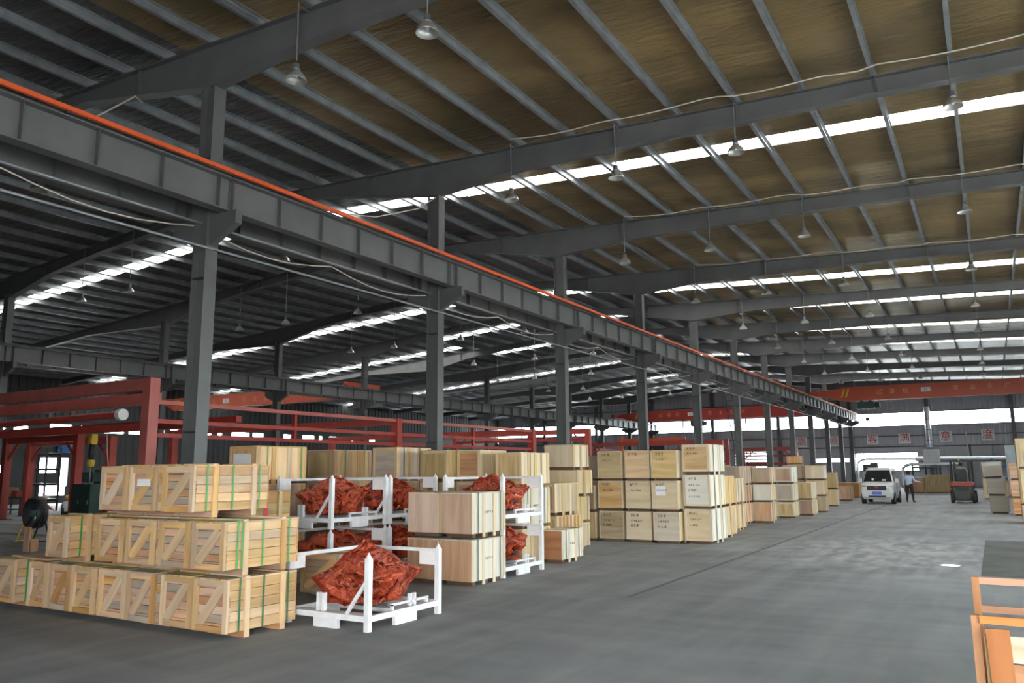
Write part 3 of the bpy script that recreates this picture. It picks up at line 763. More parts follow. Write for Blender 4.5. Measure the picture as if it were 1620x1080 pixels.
# --- crates just behind the pyramid
plank_crate(-9.44, 7.98, 0, .62, 1.0, .67, 'low boarded crate hidden behind the near pile, under the red-marked crate', ('pine', 'tan'))
t = plank_crate(-9.44, 7.98, .71, .62, 1.0, .90, 'boarded crate with a red stripe standing behind the near pile beside the rack', ('pine', 'tan'), straps=())
pbox(t, 'red_mark', (.298, -.02, .35), (.304, .06, .86), REDINK)
plank_crate(-8.55, 9.15, 0, .8, 1.1, .66, 'long boarded crate behind the front red bundle, below the rack', ('tan', 'pale'), straps=(.3,))

# --- back row of crates behind the racks (front planes at different depths)
def stack(x1, y0, w, d, layers, base, names, **k):
    """layers: list of heights from the floor up"""
    z = 0.0; out = []
    for i, (h, st) in enumerate(layers):
        kk = dict(k); kk.update(st); dx = kk.pop('dx', 0)
        lv = names[i] if isinstance(names, (list, tuple)) else ['bottom', 'middle', 'top'][i if len(layers) == 3 else (0 if i == 0 else 2)]
        out.append(panel_crate(x1 + dx + random.uniform(-.012, .012), y0 + random.uniform(-.01, .01), z, w, d, h, base % lv, **kk)); z += h + .002
    return out
LV3 = ['bottom', 'middle', 'top']; LV2 = ['bottom', 'top']; LV4 = ['lowest', 'second lowest', 'third lowest', 'top']
stack(-11.33, 9.9, .70, 1.23, [(.86, {}), (.83, {}), (.69, dict(label_paper=(.14, .12, .80, .80), nb=4, straps=(.22, .9)))],
      '%s pale plywood crate of the stack right of the nearest column', LV3, front='pale', side='pale', batt='pale', strapmat=GREEN)
stack(-13.05, 13.7, .85, 1.3, [(.85, {}), (.84, {}), (.72, dict(front='tan', straps=(.3, .8)))], '%s tan strapped crate of the stack right of the white-labelled crate, left bay side', LV3, front='tan', side='pale', batt='flesh', strapmat=GREEN, nb=4)
stack(-11.2, 13.7, .68, 1.25, [(.85, {}), (.84, {}), (.74, dict(stamp=0))], '%s grey-fronted crate of the stack left of the second column', LV3, front='grey', side='cream', batt='pale', nb=4, panel_x='x', straps=(.2, .65), strapmat=DSTRAP)
stack(-9.9, 13.75, .68, 1.2, [(.85, {}), (.82, {}), (.67, dict(stamp=0))], '%s brown-stained crate of the narrow stack behind the rack, right of the second column', LV3, front='tan', side='tan', batt='tan')
stack(-9.28, 14.1, .58, 1.07, [(.85, {}), (.83, {}), (.66, dict(sidetext=False))], '%s crate with reddish plywood front, behind the right rack', LV3, front='pink', side='straw', batt='straw', nb=3, panel_x='x')
stack(-8.3, 14.15, .62, 1.2, [(.72, {}), (.83, dict(side='white', sidetext=True, straps=(.2, .8))), (.72, dict(nb=5, straps=(.3, .7)))], '%s crate of the stack just behind the right end of the racks', LV3, front='tan', side='cream', batt='straw', nb=4)

# --- brown 2x2 crates with white sides
for i, (x, nm) in enumerate(((-7.6, 'right'), (-8.30, 'left'))):
    for j, (z, lv) in enumerate(((0, 'lower'), (.78, 'upper'))):
        panel_crate(x, 11.28 + .01 * j, z, .65, 1.10, .755, '%s %s pinkish plywood crate of the four-crate block, %s' % (lv, nm, 'marked white side showing' if i == 0 else 'away from the aisle'),
                    'flesh', 'white', 'cream', 4, (.18, .83), DSTRAP, sidetext=(i == 0), rim=False, group='pinkish plywood crates with white sides', edge=False)
panel_crate(-7.79, 14.9, 0, .48, 1.0, .67, 'single reddish-brown plywood crate with white side standing alone by the aisle', 'rust', 'white', 'cream', 4, (.2, .8), DSTRAP, sidetext=True, rim=False, panel_x='x', group='pinkish plywood crates with white sides', edge=False)

# --- crates between the racks and the tall pale wall
stack(-8.5, 16.05, .80, 1.2, [(.88, dict(nb=7, side='brown', edge=False)), (.72, dict(dx=-.04))], '%s tan crate of the short stack behind the single brown crate', LV2, front='tan', side='tan', batt='straw', nb=4)
stack(-8.75, 17.4, .80, .85, [(.62, {}), (.64, {}), (.64, dict(front='cream', dx=.10)), (.62, dict(front='straw', side='cream', dx=.02))], '%s crate of the four-high tower in front of the third column', LV4, front='tan', side='tan', batt='tan', rim=False)
stack(-9.43, 20.0, .66, 1.0, [(.77, {}), (.70, dict(front='brown'))], '%s dull brown crate in the shade left of the pale crate wall', LV2, front='tan', side='tan', batt='tan', rim=False)
stack(-9.42, 21.2, .72, 1.0, [(.8, {}), (.78, {}), (.72, {})], '%s greyish crate set back behind the left end of the pale crate wall', LV3, front='grey', side='grey', batt='tan', rim=False)

# --- tall pale wall of crates, three high
HX = [(-8.64, .70, 20.1, 'leftmost'), (-7.85, .70, 20.12, 'second'), (-7.09, .70, 20.1, 'third'), (-6.32, .71, 20.4, 'right-hand')]
fr = [('tan', 'pale', 'straw'), ('cream', 'cream', 'pale'), ('cream', 'cream', 'straw'), ('cream', 'white', 'pale')]
for (x, w_, y, nm), f_ in zip(HX, fr):
    hs = [.80, .80, .80] if nm != 'right-hand' else [.88, .88, .78]
    stack(x, y, w_, 1.35, [(hs[0], dict(front=f_[0], stamp=3)), (hs[1], dict(front=f_[1], stamp=2 + (nm == 'right-hand') * 2, label_paper=(.15, .5, .55, .85) if nm in ('third',) else None)), (hs[2], dict(front=f_[2], stamp=2 if nm != 'second' else 1))],
          'pale %%s crate in the %s column of the three-high crate wall by the aisle' % nm, LV3, side='white' if nm == 'right-hand' else 'straw', batt='cream', nb=4, straps=(.3, .72) if nm == 'right-hand' else (), rim=nm == 'right-hand', panel_x='x')
stack(-6.50, 22.3, .80, 1.05, [(.86, {}), (.84, {})], '%s yellowish crate directly behind the right end of the crate wall', LV2, front='straw', side='straw', batt='pale', nb=3, rim=False)

# --- receding rows beyond
stack(-6.95, 24.6, .80, 1.5, [(.80, dict(side='pale')), (.80, dict(side='cream'))], '%s slim-battened crate with a red front edge, next behind the crate wall', LV2, front='rust', side='cream', batt='pale', nb=5, straps=(.3, .7), rim=False, edge=False)
stack(-7.45, 27.4, .90, 1.5, [(.72, dict(side='flesh')), (.60, dict(front='cream', side='brown')), (.66, dict(front='grey', side='grey'))], '%s crate of the second receding stack, with brown battened side', LV3, front='brown', side='tan', batt='flesh', nb=5, rim=False, edge=False)
stack(-6.84, 29.05, .62, .70, [(.72, dict(front='flesh')), (.62, dict(front='white', side='cream')), (.60, dict(front='grey'))], '%s crate of the third receding stack, with pink and white panels', LV3, front='cream', side='rust', batt='cream', rim=False)
stack(-7.53, 29.2, .66, .9, [(.70, {}), (.66, dict(front='cream')), (.62, {})], '%s greyish crate left of the pink-and-white stack, behind the brown battened one', LV3, front='grey', side='brown', batt='tan', nb=3, rim=False)
stack(-6.76, 32.3, .66, 1.0, [(.60, dict(front='tan')), (.70, dict(front='grey', side='white')), (.66, dict(front='pink', side='white', batt='white'))], '%s crate of the fourth receding stack, with white battened side', LV3, front='tan', side='cream', batt='cream', nb=4, rim=True, edge=False)
stack(-6.43, 34.2, .85, 1.1, [(.62, dict(front='brown', side='cream')), (.70, dict(front='tan', side='white'))], '%s crate of the fifth receding stack, low and reddish below', LV2, front='brown', side='cream', batt='cream', nb=5, rim=False, edge=False)
stack(-6.36, 36.9, .80, .75, [(.70, dict(front='tan')), (.68, dict(front='pale')), (.64, dict(front='straw', side='white'))], '%s crate of the sixth receding stack, with a plain white side', LV3, front='tan', side='tan', batt='tan', nb=0, rim=False)
stack(-7.35, 37.2, .85, 1.3, [(.70, {}), (.68, {}), (.64, dict(front='grey', side='flesh'))], '%s crate beside the sixth receding stack, on its left', LV3, front='tan', side='tan', batt='tan', nb=3, rim=False)
stack(-6.85, 43.0, .85, .6, [(.85, dict(front='straw', side='white')), (.84, dict(front='tan'))], '%s crate of the last stack before the van', LV2, front='straw', side='cream', batt='tan', nb=0, rim=False)
panel_crate(-8.45, 28.7, 0, .8, 1.2, .72, 'brown crate at floor level behind the second receding stack', 'brown', 'brown', 'rust', 3, rim=False)
panel_crate(-8.45, 28.7, .722, .8, 1.2, .72, 'brown crate in the middle behind the second receding stack', 'brown', 'brown', 'rust', 3, rim=False)
panel_crate(-8.45, 28.7, 1.444, .8, 1.2, .60, 'brown-topped crate peeking over the second receding stack', 'brown', 'brown', 'rust', 3, rim=False)
stack(-8.35, 24.2, .85, 1.2, [(.85, {}), (.85, {}), (.62, dict(front='flesh'))], '%s pinkish crate mostly hidden behind the crate wall end', LV3, front='grey', side='flesh', batt='flesh', nb=3, rim=False)
stack(-7.75, 38.9, .56, .8, [(.70, {}), (.70, {}), (.68, {}), (.38, dict(front='pine', side='pine'))], '%s crate of the yellowish tower rising behind the sixth receding stack', LV4, front='tan', side='tan', batt='pine', nb=2, rim=False)
# far crates by the end wall
for x, y, w_, d, h, f_, nm in ((-7.3, 50.5, 1.3, 1.2, .85, 'flesh', 'pinkish low crate left of the van'), (-7.5, 55.5, 1.8, 1.4, .95, 'brown', 'wide brown crate in shade behind the van, left'), (-9.6, 52, 1.5, 1.4, 1.1, 'grey', 'grey crate at the foot of the far columns'),
                               (-4.55, 66.8, 1.35, 1.2, 1.05, 'rust', 'reddish crate on the floor behind the standing man'), (-2.75, 67.2, 1.75, 1.3, 1.35, 'tan', 'wide tan crate in front of the grey shutter'), (-.22, 55.0, .42, .6, 1.25, 'cream', 'tall narrow pale crate right of the forklift'),
                               (.75, 60.0, .9, .9, .95, 'tan', 'tan crate on the floor beyond the forklift, by the blue rack')):
    panel_crate(x, y, 0, w_, d, h, nm, f_, 'cream', 'tan', 3, rim=False, group='far crates near the end wall')
# right-hand far stacks
panel_crate(.42, 38.6, 0, .68, .9, .72, 'grey crate at the bottom of the leaning stack by the right picture edge', 'dusty', 'brown', 'dusty', 2, rim=False, panel_x='x', group='crates at the right edge')
panel_crate(.36, 38.6, .724, .68, .9, .69, 'grey-tan crate in the middle of the leaning stack by the right picture edge', 'dusty', 'brown', 'dusty', 2, rim=False, panel_x='x', group='crates at the right edge')
t = panel_crate(.28, 38.6, 1.418, .70, .9, .66, 'tilted olive-grey crate on top of the leaning stack by the right picture edge', 'dusty', 'brown', 'dusty', 2, rim=False, panel_x='x', group='crates at the right edge')
t.rotation_euler = (0, R(-3.5), R(4)); t.location.z += .02
stack(1.32, 37.1, .80, 1.1, [(.68, {}), (.69, {}), (.66, {})], '%s orange-brown crate of the stack right of the leaning stack', LV3, front='pink', side='brown', batt='pink', nb=2, rim=False, panel_x='x')
stack(1.80, 32.0, 1.10, 1.2, [(.62, dict(front='flesh')), (1.2, dict(front='straw', rim=True)), (1.02, dict(front='tan', side='straw'))], '%s crate of the tall stack cut by the right picture edge', LV3, front='straw', side='tan', batt='tan', nb=3, rim=False)

# --- open slatted crate at lower right, close to the camera
t = thing('open_crate', 'open slatted timber crate with orange-brown boards in the lower right corner', 'crate', (0, 0, 0))
oc = {'o': wood('orange_board', (.27, .095, .030), (.40, .165, .060), 'z', tint=.05, sat=.02), 'ox': W('pink', 'x'), 'p': W('pine', 'x'), 's': W('straw', 'x')}
X0, X1, YA, YC = -.20, .95, 5.55, 6.45
for x in (X0, X1 - .05):
    for y in (YA + .12, YC - .05):
        zt = 1.02 if y < 6 else 1.16
        pbox(t, 'post', (x, y, 0), (x + .045, y + .05, zt), W('amber', 'z'))
pbox(t, 'rail', (X0 + .045, YC - .05, 1.115), (X1, YC - .02, 1.16), W('amber', 'x'))
pbox(t, 'rail', (X0 + .045, YC - .05, .93), (X1, YC - .02, .975), W('amber', 'x'))
pbox(t, 'rail', (X0 + .045, YA + .09, .98), (X1, YA + .12, 1.025), W('amber', 'x'))
for k in range(6):
    z = .93 - k * .155
    pbox(t, 'plank', (X0 + .14, YA + .03, z - .145), (X1, YA + .052, z), W(('tan', 'amber', 'tan', 'amber', 'pine', 'amber')[k], 'x'))
pbox(t, 'plank', (X0 + .06, YA + .055, 0.0), (X0 + .135, YA + .10, .92), W('tan', 'z'))
pbox(t, 'batten', (X0 + .085, YA, .0), (X0 + .205, YA + .028, .97), oc['o'], (0, R(-1.5), 0))
pbox(t, 'batten', (X1 - .2, YA, .0), (X1 - .08, YA + .028, .97), oc['o'])
for k in range(4):
    z = .85 - k * .2
    pbox(t, 'plank', (X0, YA + .19, z - .12), (X0 + .02, YC - .06, z), W('pine', 'y'))
pbox(t, 'base_panel', (X0, YA + .06, .03), (X1, YC - .06, .06), oc['p'])

# ------------------------------------------------------------------ white stillages with red-wrapped machinery
def film_mat():
    m = bpy.data.materials.new('red_plastic_film'); m.use_nodes = True; nt = m.node_tree; nt.nodes.clear(); L = nt.links
    out = nt.nodes.new('ShaderNodeOutputMaterial'); p = nt.nodes.new('ShaderNodeBsdfPrincipled')
    p.inputs['Base Color'].default_value = (.60, .095, .035, 1); p.inputs['Roughness'].default_value = .11; p.inputs['Specular IOR Level'].default_value = .9
    tr = nt.nodes.new('ShaderNodeBsdfTransparent'); tr.inputs[0].default_value = (.80, .17, .08, 1)
    tc = nt.nodes.new('ShaderNodeTexCoord'); n = nt.nodes.new('ShaderNodeTexNoise'); n.inputs['Scale'].default_value = 4; n.inputs['Detail'].default_value = 5; n.inputs['Distortion'].default_value = 1.5
    L.new(tc.outputs['Object'], n.inputs['Vector'])
    r = nt.nodes.new('ShaderNodeMapRange'); r.inputs[1].default_value = .35; r.inputs[2].default_value = .65; r.inputs[3].default_value = .25; r.inputs[4].default_value = .95
    L.new(n.outputs[0], r.inputs[0])
    mx = nt.nodes.new('ShaderNodeMixShader'); L.new(r.outputs[0], mx.inputs[0]); L.new(p.outputs[0], mx.inputs[1]); L.new(tr.outputs[0], mx.inputs[2]); L.new(mx.outputs[0], out.inputs[0])
    vo = nt.nodes.new('ShaderNodeTexVoronoi'); vo.feature = 'DISTANCE_TO_EDGE'; vo.inputs['Scale'].default_value = 4.5
    wa = nt.nodes.new('ShaderNodeVectorMath'); wa.operation = 'MULTIPLY_ADD'; wa.inputs[1].default_value = (.5, .5, .5)
    L.new(n.outputs['Color'], wa.inputs[0]); L.new(tc.outputs['Object'], wa.inputs[2]); L.new(wa.outputs[0], vo.inputs['Vector'])
    cr = nt.nodes.new('ShaderNodeMapRange'); cr.inputs[1].default_value = 0; cr.inputs[2].default_value = .16; cr.inputs[3].default_value = 0; cr.inputs[4].default_value = 1
    L.new(vo.outputs['Distance'], cr.inputs[0])
    mu = nt.nodes.new('ShaderNodeMath'); mu.operation = 'MULTIPLY'; L.new(cr.outputs[0], mu.inputs[0]); L.new(r.outputs[0], mu.inputs[1]); L.new(mu.outputs[0], mx.inputs[0])
    n2 = nt.nodes.new('ShaderNodeTexNoise'); n2.inputs['Scale'].default_value = 14; n2.inputs['Detail'].default_value = 3; n2.inputs['Distortion'].default_value = 1.0; L.new(tc.outputs['Object'], n2.inputs['Vector'])
    sm = nt.nodes.new('ShaderNodeMath'); sm.operation = 'MULTIPLY_ADD'; sm.inputs[1].default_value = -.8; L.new(cr.outputs[0], sm.inputs[0]); L.new(n2.outputs[0], sm.inputs[2])
    bp = nt.nodes.new('ShaderNodeBump'); bp.inputs['Strength'].default_value = .8; bp.inputs['Distance'].default_value = .03
    L.new(sm.outputs[0], bp.inputs['Height']); L.new(bp.outputs[0], p.inputs['Normal'])
    return m
FILM = film_mat()
MACH = M('grey_casting', (.07, .07, .075), .4, .4, .25, 5)
def stillage(x1, y0, z0, w, d, label, group='white steel stillages', tips=True, brace=True, fillgap=False):
    """white post pallet: four posts with cone tips, base with fork feet, top rails on the two far sides"""
    t = thing('stillage', label, 'pallet rack', (x1 - w, y0, z0), 0, group)
    H = .86
    for (x, y) in ((0, 0), (w, 0), (0, d), (w, d)):
        po = MB().b2((x - .035, y - .035, .0), (x + .035, y + .035, H)).obj('post', WHITEP, t)
        MB().lathe([(.034, H), (.028, H + .02), (.0, H + .069)], (x, y, 0), 8).obj('post_tip', WHITEP, po)
    for (a, b) in (((.035, -.025, .11), (w - .035, .025, .18)), ((.035, d - .025, .11), (w - .035, d + .025, .18)), ((-.025, .035, .11), (.025, d - .035, .18)), ((w - .025, .035, .11), (w + .025, d - .035, .18))):
        pbox(t, 'base_beam', a, b, WHITEP)
    for (x, y, sx, sy) in ((w / 2, 0, .40, .05), (w / 2, d, .40, .05), (0, d / 2, .05, .44), (w, d / 2, .05, .44)):
        pbox(t, 'fork_foot', (x - sx / 2, y - sy / 2, .0), (x + sx / 2, y + sy / 2, .11), WHITEP)
    pbox(t, 'base_rail', (.03, d * .5 - .06, .11), (w - .03, d * .5 + .06, .16), WHITEP)
    pbox(t, 'base_rail', (.03, .12, .12), (w - .03, .24, .16), WHITEP); pbox(t, 'base_rail', (.03, d - .24, .12), (w - .03, d - .12, .16), WHITEP)
    pbox(t, 'top_rail', (.035, d - .022, H - .05), (w - .035, d + .022, H - .005), WHITEP)
    pbox(t, 'top_rail', (-.022, .035, H - .05), (.022, d - .035, H - .005), WHITEP)
    pbox(t, 'top_rail', (w - .16, d - .03, H - .05), (w - .035, d - .018, H - .005), WHITEP)
    pbox(t, 'name_plate', (w - .30, d - .030, H - .22), (w - .035, d - .022, H - .05), PAPER)
    pbox(t, 'name_plate', (.022, .04, H - .20), (.03, .24, H - .05), PAPER)
    if brace:
        MB().bar((w - .34, -.0, .18), (w - .02, 0, .60), .035, .035).obj('brace', WHITEP, t)
    for (x, y) in ((w * .36, .05), (w - .05, d * .62)):
        for k in (0, .09):
            if x < w * .5: pbox(t, 'cradle_upright', (x + k - .025, y - .02, .18), (x + k + .02, y + .03, .40), WHITEP)
            else: pbox(t, 'cradle_upright', (x - .03, y + k - .02, .18), (x + .02, y + k + .01, .33), WHITEP)
    MB().bar((w - .05, d * .35, .24), (w - .05, d * .88, .24), .04, .03).b2((w - .07, d * .35, .18), (w - .03, d * .35 + .03, .24)).b2((w - .07, d * .85, .18), (w - .03, d * .85 + .03, .24)).obj('side_rail', WHITEP, t)
    return t
def bundle(x1, y0, z0, w, d, label, seed=0, peak=.98):
    """machine axle assembly under taut red plastic film"""
    from mathutils import noise as NZ
    rnd = random.Random(seed)
    t = thing('wrapped_machine', label, 'machine part', (x1 - w / 2, y0 + d / 2, z0), 0, 'machine parts wrapped in red film')
    pts = []; lumps = []
    N = 11
    for k in range(N):
        a = 2 * math.pi * k / N + rnd.uniform(-.15, .15); rr = rnd.uniform(.88, 1.05)
        c = Vector((math.cos(a) * rr * w * .60, math.sin(a) * rr * d * .60, rnd.uniform(.50, .68))); pts.append(c); lumps.append((c * .68 + Vector((0, 0, .13)), rnd.uniform(.10, .15)))
    for k in range(8):
        a = 2 * math.pi * k / 8 + .2; pts.append(Vector((math.cos(a) * w * .40, math.sin(a) * d * .42, rnd.uniform(.20, .27))))
    for k in range(6):
        a = 2 * math.pi * k / 6 + .4; pts.append(Vector((math.cos(a) * w * .24, math.sin(a) * d * .25, rnd.uniform(.74, .84))))
    pts.append(Vector((rnd.uniform(-.06, .06), rnd.uniform(-.06, .06), peak)))
    bm = bmesh.new()
    for p in pts: bm.verts.new(p)
    bmesh.ops.convex_hull(bm, input=bm.verts)
    bmesh.ops.delete(bm, geom=[v for v in bm.verts if not v.link_faces], context='VERTS')
    bmesh.ops.triangulate(bm, faces=bm.faces)
    bmesh.ops.subdivide_edges(bm, edges=bm.edges, cuts=6, use_grid_fill=True)
    bmesh.ops.recalc_face_normals(bm, faces=bm.faces); bm.normal_update()
    mv = []
    for v in bm.verts:
        dm = min((v.co - p).length for p in pts); sag = min(1, dm / .28)
        n = NZ.fractal(v.co * 4.0 + Vector((seed * 7.1, 0, 0)), 1.0, 2.0, 4)
        cr = 1 - min(1, abs(NZ.noise(v.co * 5 + Vector((0, seed * 3.3, 0)))) * 5)
        mv.append(v.normal * (-.055 * sag + .030 * n + .022 * cr))
    for v, m_ in zip(bm.verts, mv):
        v.co += m_
        if v.co.z < .185: v.co.z = .185
    me = bpy.data.meshes.new('film'); bmesh.ops.recalc_face_normals(bm, faces=bm.faces); bm.to_mesh(me); bm.free(); me.materials.append(FILM)
    link('film', me, t)
    mb = MB()
    for c, r_ in lumps:
        bmesh.ops.create_icosphere(mb.bm, subdivisions=2, radius=r_ * .95, matrix=Matrix.Translation(c * .92))
    mb.tube((-w * .36, 0, .48), (w * .36, 0, .48), .15, None, 16).tube((0, -d * .36, .48), (0, d * .36, .48), .17, None, 16).b2((-.22, -.25, .20), (.22, .25, .72))
    mb.obj('machine_core', MACH, t)
    return t
stillage(-6.62, 7.60, 0, 1.34, 1.42, 'white steel stillage standing alone on the floor in front, holding a red bundle')
bundle(-6.66, 7.66, 0, 1.22, 1.30, 'red-film-wrapped machine part on the single front stillage', 1, 1.02)
for nm, x1, y0, sd_ in (('left', -9.84, 10.3, 3), ('middle', -9.84, 11.86, 5), ('right', -7.7, 12.45, 8)):
    for lv, z in (('lower', 0.0), ('upper', .93)):
        stillage(x1, y0, z, 1.28, 1.43, '%s white steel stillage of the %s stacked pair behind' % (lv, nm))
        bundle(x1 - .05, y0 + .06, z, 1.18, 1.32, 'red-film-wrapped machine part in the %s stillage of the %s stacked pair' % (lv, nm), sd_ + (z > 0), .93 if z else .86)
# ------------------------------------------------------------------ red workshop gantries in the left bay
def rbox(t, name, lo, hi, mat=None): return pbox(t, name, lo, hi, mat or RED)
t = thing('gantry_frame', 'large red steel gantry frame at left with long rails running back behind the near column', 'gantry', (0, 0, 0), 0, 'red workshop gantries')
GX0, GX1, GY, GZ = -34.5, -20.45, 14.0, 4.6
for y in (14.0, 25.0, 36.0):
    zt = GZ if y < 20 else 4.0
    rbox(t, 'post', (GX1 - .18, y - .16, 0), (GX1 + .16, y + .16, zt), RED_LIT if y < 20 else RED)
    rbox(t, 'post', (GX0 - .16, y - .16, 0), (GX0 + .16, y + .16, zt))
rbox(t, 'cross_beam', (GX0 + .16, GY - .11, GZ - .34), (GX1 - .18, GY + .11, GZ), RED_LIT)
rbox(t, 'cross_beam', (GX0 + .16, GY + .35, 4.02 - .12), (GX1 - .3, GY + .55, 4.24), RED_LIT)
rbox(t, 'cross_beam', (GX0 + .16, 24.9, 3.75), (GX1 - .18, 25.1, 4.0)); rbox(t, 'cross_beam', (GX0 + .16, 35.9, 3.75), (GX1 - .18, 36.1, 4.0))
MB().tube((-34.2, GY + .9, 3.62), (-23.3, GY + .9, 3.72), .12, None, 14).obj('pipe_rail', RED, t)
MB().tube((-23.3, GY + .9, 3.72), (-23.1, GY + .9, 3.72), .18, None, 14).obj('pipe_cap', PAPER, t)
rbox(t, 'cross_beam', (GX0 + .2, GY + 1.6, 3.25), (GX1 - .2, GY + 1.8, 3.5)); rbox(t, 'cross_beam', (GX0 + .2, GY + 3.2, 3.5), (GX1 - .2, GY + 3.4, 3.7), CRIM)
for z, x, m in ((3.92, GX1 + .02, RED_LIT), (3.38, GX1 - .0, RED), (2.98, GX1 - .0, CRIM)):
    rbox(t, 'long_rail', (x - .08, GY + .16, z - .06), (x + .08, 36.0, z + .06), m)
for y in (19.5, 25.0, 30.5):
    rbox(t, 'hanger', (GX1 - .06, y - .06, 2.9), (GX1 + .06, y + .06, 3.9), CRIM)
MB().tube((-30.0, GY + .9, 3.75), (-30.0, GY + .9, 3.95), .015, None, 6).tube((-27.2, GY + .9, 3.75), (-27.2, GY + .9, 4.0), .015, None, 6).obj('rail_clip', GALV, t)
def portal_frame(x0, x1, y, z, label, extra=()):
    t = thing('gantry_frame', label, 'gantry', (x0, y, 0), 0, 'red workshop gantries'); L_ = x1 - x0
    for x in (0, L_): pbox(t, 'post', (x - .15, -.15, 0), (x + .15, .15, z), RED)
    pbox(t, 'cross_beam', (.15, -.1, z - .3), (L_ - .15, .1, z), RED)
    for x in (0, L_): pbox(t, 'foot_plate', (x - .3, -.3, 0), (x + .3, .3, .02), STEEL_D)
    for a, b in ((.1, .9), (L_ - .1, L_ - .9)): MB().bar((a, 0, z - 1.0), (b, 0, z - .3), .08, .08).obj('knee_brace', RED, t)
    for e in extra: pbox(t, 'rail', *e, CRIM)
    return t
portal_frame(-36.7, -31.35, 18.4, 3.50, 'low red portal frame at the far left edge, its post left of the chain hoist')
portal_frame(-38.6, -32.3, 20.4, 3.48, 'red portal frame with a pinkish post right of the chain hoist')
portal_frame(-29.5, -20.1, 42.0, 4.28, 'red portal frame whose right post stands left of the pale crate wall', [((0, -.1, 3.6), (9.4, .1, 3.75))])
portal_frame(-27.5, -17.0, 58.0, 4.0, 'orange-red portal frame behind the stamped top crate', [((2, -.1, 3.0), (10.4, .1, 3.2)), ((.2, .1, 3.4), (.4, 9, 3.6))])
portal_frame(-26.0, -19.4, 68.0, 4.4, 'farthest red portal frame, in front of the bright louvred opening', [((.2, -.1, 3.5), (6.4, .1, 3.65)), ((.2, -.1, 2.4), (6.4, .1, 2.6)), ((.2, -.1, 1.5), (6.4, .1, 1.7))])
portal_frame(-18.6, -14.2, 70.0, 3.7, 'small red storage frame beside the ladder', [((.2, -.1, 2.9), (4.2, .1, 3.05)), ((.2, -.1, 2.2), (4.2, .1, 2.4)), ((.2, -.1, 1.4), (4.2, .1, 1.6))])
# jib crane
t = thing('jib_crane', 'orange jib crane with a dark hoist, behind the pale crate wall', 'crane', (-26.6, 62, 0))
MB().tube((0, 0, 0), (0, 0, 4.6), .18, None, 14).obj('mast', ORANGE, t)
MB().loft([[(x, -.08, a), (x, .08, a), (x, .08, 4.45), (x, -.08, 4.45)] for x, a in ((0, 4.0), (5.6, 4.25))]).obj('arm', ORANGE, t)
h = MB().b2((2.9, -.3, 3.4), (3.9, .3, 4.0)).obj('hoist', BLACK, t); MB().tube((3.4, 0, 3.4), (3.4, 0, 2.6), .02, None, 6).obj('chain', STEEL_D, h)
# chain hoist
t = thing('chain_hoist', 'yellow and black electric chain hoist hanging at left, above the crate pile', 'hoist', (-30.45, 18.42, 0))
MB().tube((0, 0, 3.42), (0, 0, 4.0), .02, None, 6).obj('hanger', STEEL_D, t)
MB().b2((-.14, -.12, 3.05), (.14, .12, 3.45)).b2((-.09, -.16, 3.12), (.09, .16, 3.36)).obj('motor', YELLOW, t)
MB().lathe([(.0, 2.45), (.10, 2.47), (.13, 2.75), (.10, 3.05), (.0, 3.06)], n=12).obj('chain_bag', BLACK, t, smooth=True)
MB().lathe([(.0, 2.15), (.11, 2.17), (.14, 2.32), (.14, 2.44), (.0, 2.45)], n=12).obj('hook_block', YELLOW, t)
MB().tube((0, 0, 1.55), (0, 0, 2.15), .018, None, 6).obj('chain', GALV, t)
t = MB().path([(-30.3, 18.9, 3.6), (-30.22, 18.9, 2.9), (-30.05, 18.9, 2.2), (-30.02, 18.9, 1.4)], .015, 6).obj('pendant_cable', CABLE); tag(t, 'thin control cable hanging right of the chain hoist', 'cable')
# ------------------------------------------------------------------ workshop things on the left floor
t = thing('drum_fan', 'black industrial drum fan on a leg stand, at the left behind the crates', 'fan', (-23.7, 12.8, 0), R(-2))
MB().lathe([(.40, -.16), (.43, -.15), (.43, .15), (.40, .16), (.40, .12), (.39, -.12), (.40, -.16)], (0, 0, .80), 24, 'y').obj('housing', BLACK, t, smooth=True)
MB().lathe([(.0, -.13), (.09, -.12), (.10, .1), (.0, .12)], (0, 0, .80), 14, 'y').obj('hub', M('teal_motor', (.06, .16, .17), .5), t, smooth=True)
for k in range(3):
    a = 2 * math.pi * k / 3 + .3
    MB().prism([(.08, -.05), (.37, -.13), (.38, .08), (.09, .05)], 'y', -.01, .01).obj('blade', BLACK, t, (0, 0, .80), False, (R(14), a, 0))
mb = MB()
for r_ in (.12, .22, .32, .41): mb.lathe([(r_, -.165), (r_ + .008, -.16), (r_, -.155), (r_, -.165)], (0, 0, .80), 24, 'y')
for k in range(12):
    a = 2 * math.pi * k / 12; mb.tube((0, -.16, .80), (.42 * math.cos(a), -.16, .80 + .42 * math.sin(a)), .004, None, 4)
mb.obj('guard', STEEL_D, t)
for s_ in (-1, 1):
    MB().bar((s_ * .44, -.25, 0), (s_ * .44, 0, .80), .035, .035).bar((s_ * .44, .25, 0), (s_ * .44, 0, .80), .035, .035).bar((s_ * .44, -.25, .03), (s_ * .44, .25, .03), .035, .035).obj('stand_leg', YELLOW if s_ < 0 else BLACK, t)
tag(MB().b2((-20.98, 11.1, 0), (-20.74, 11.15, .60)).b2((-20.98, 11.13, 0), (-20.94, 11.35, .3)).b2((-20.78, 11.13, 0), (-20.74, 11.35, .3)).obj('upright_board', W('flesh', 'z')), 'short pale board standing upright below the drum fan', 'board')
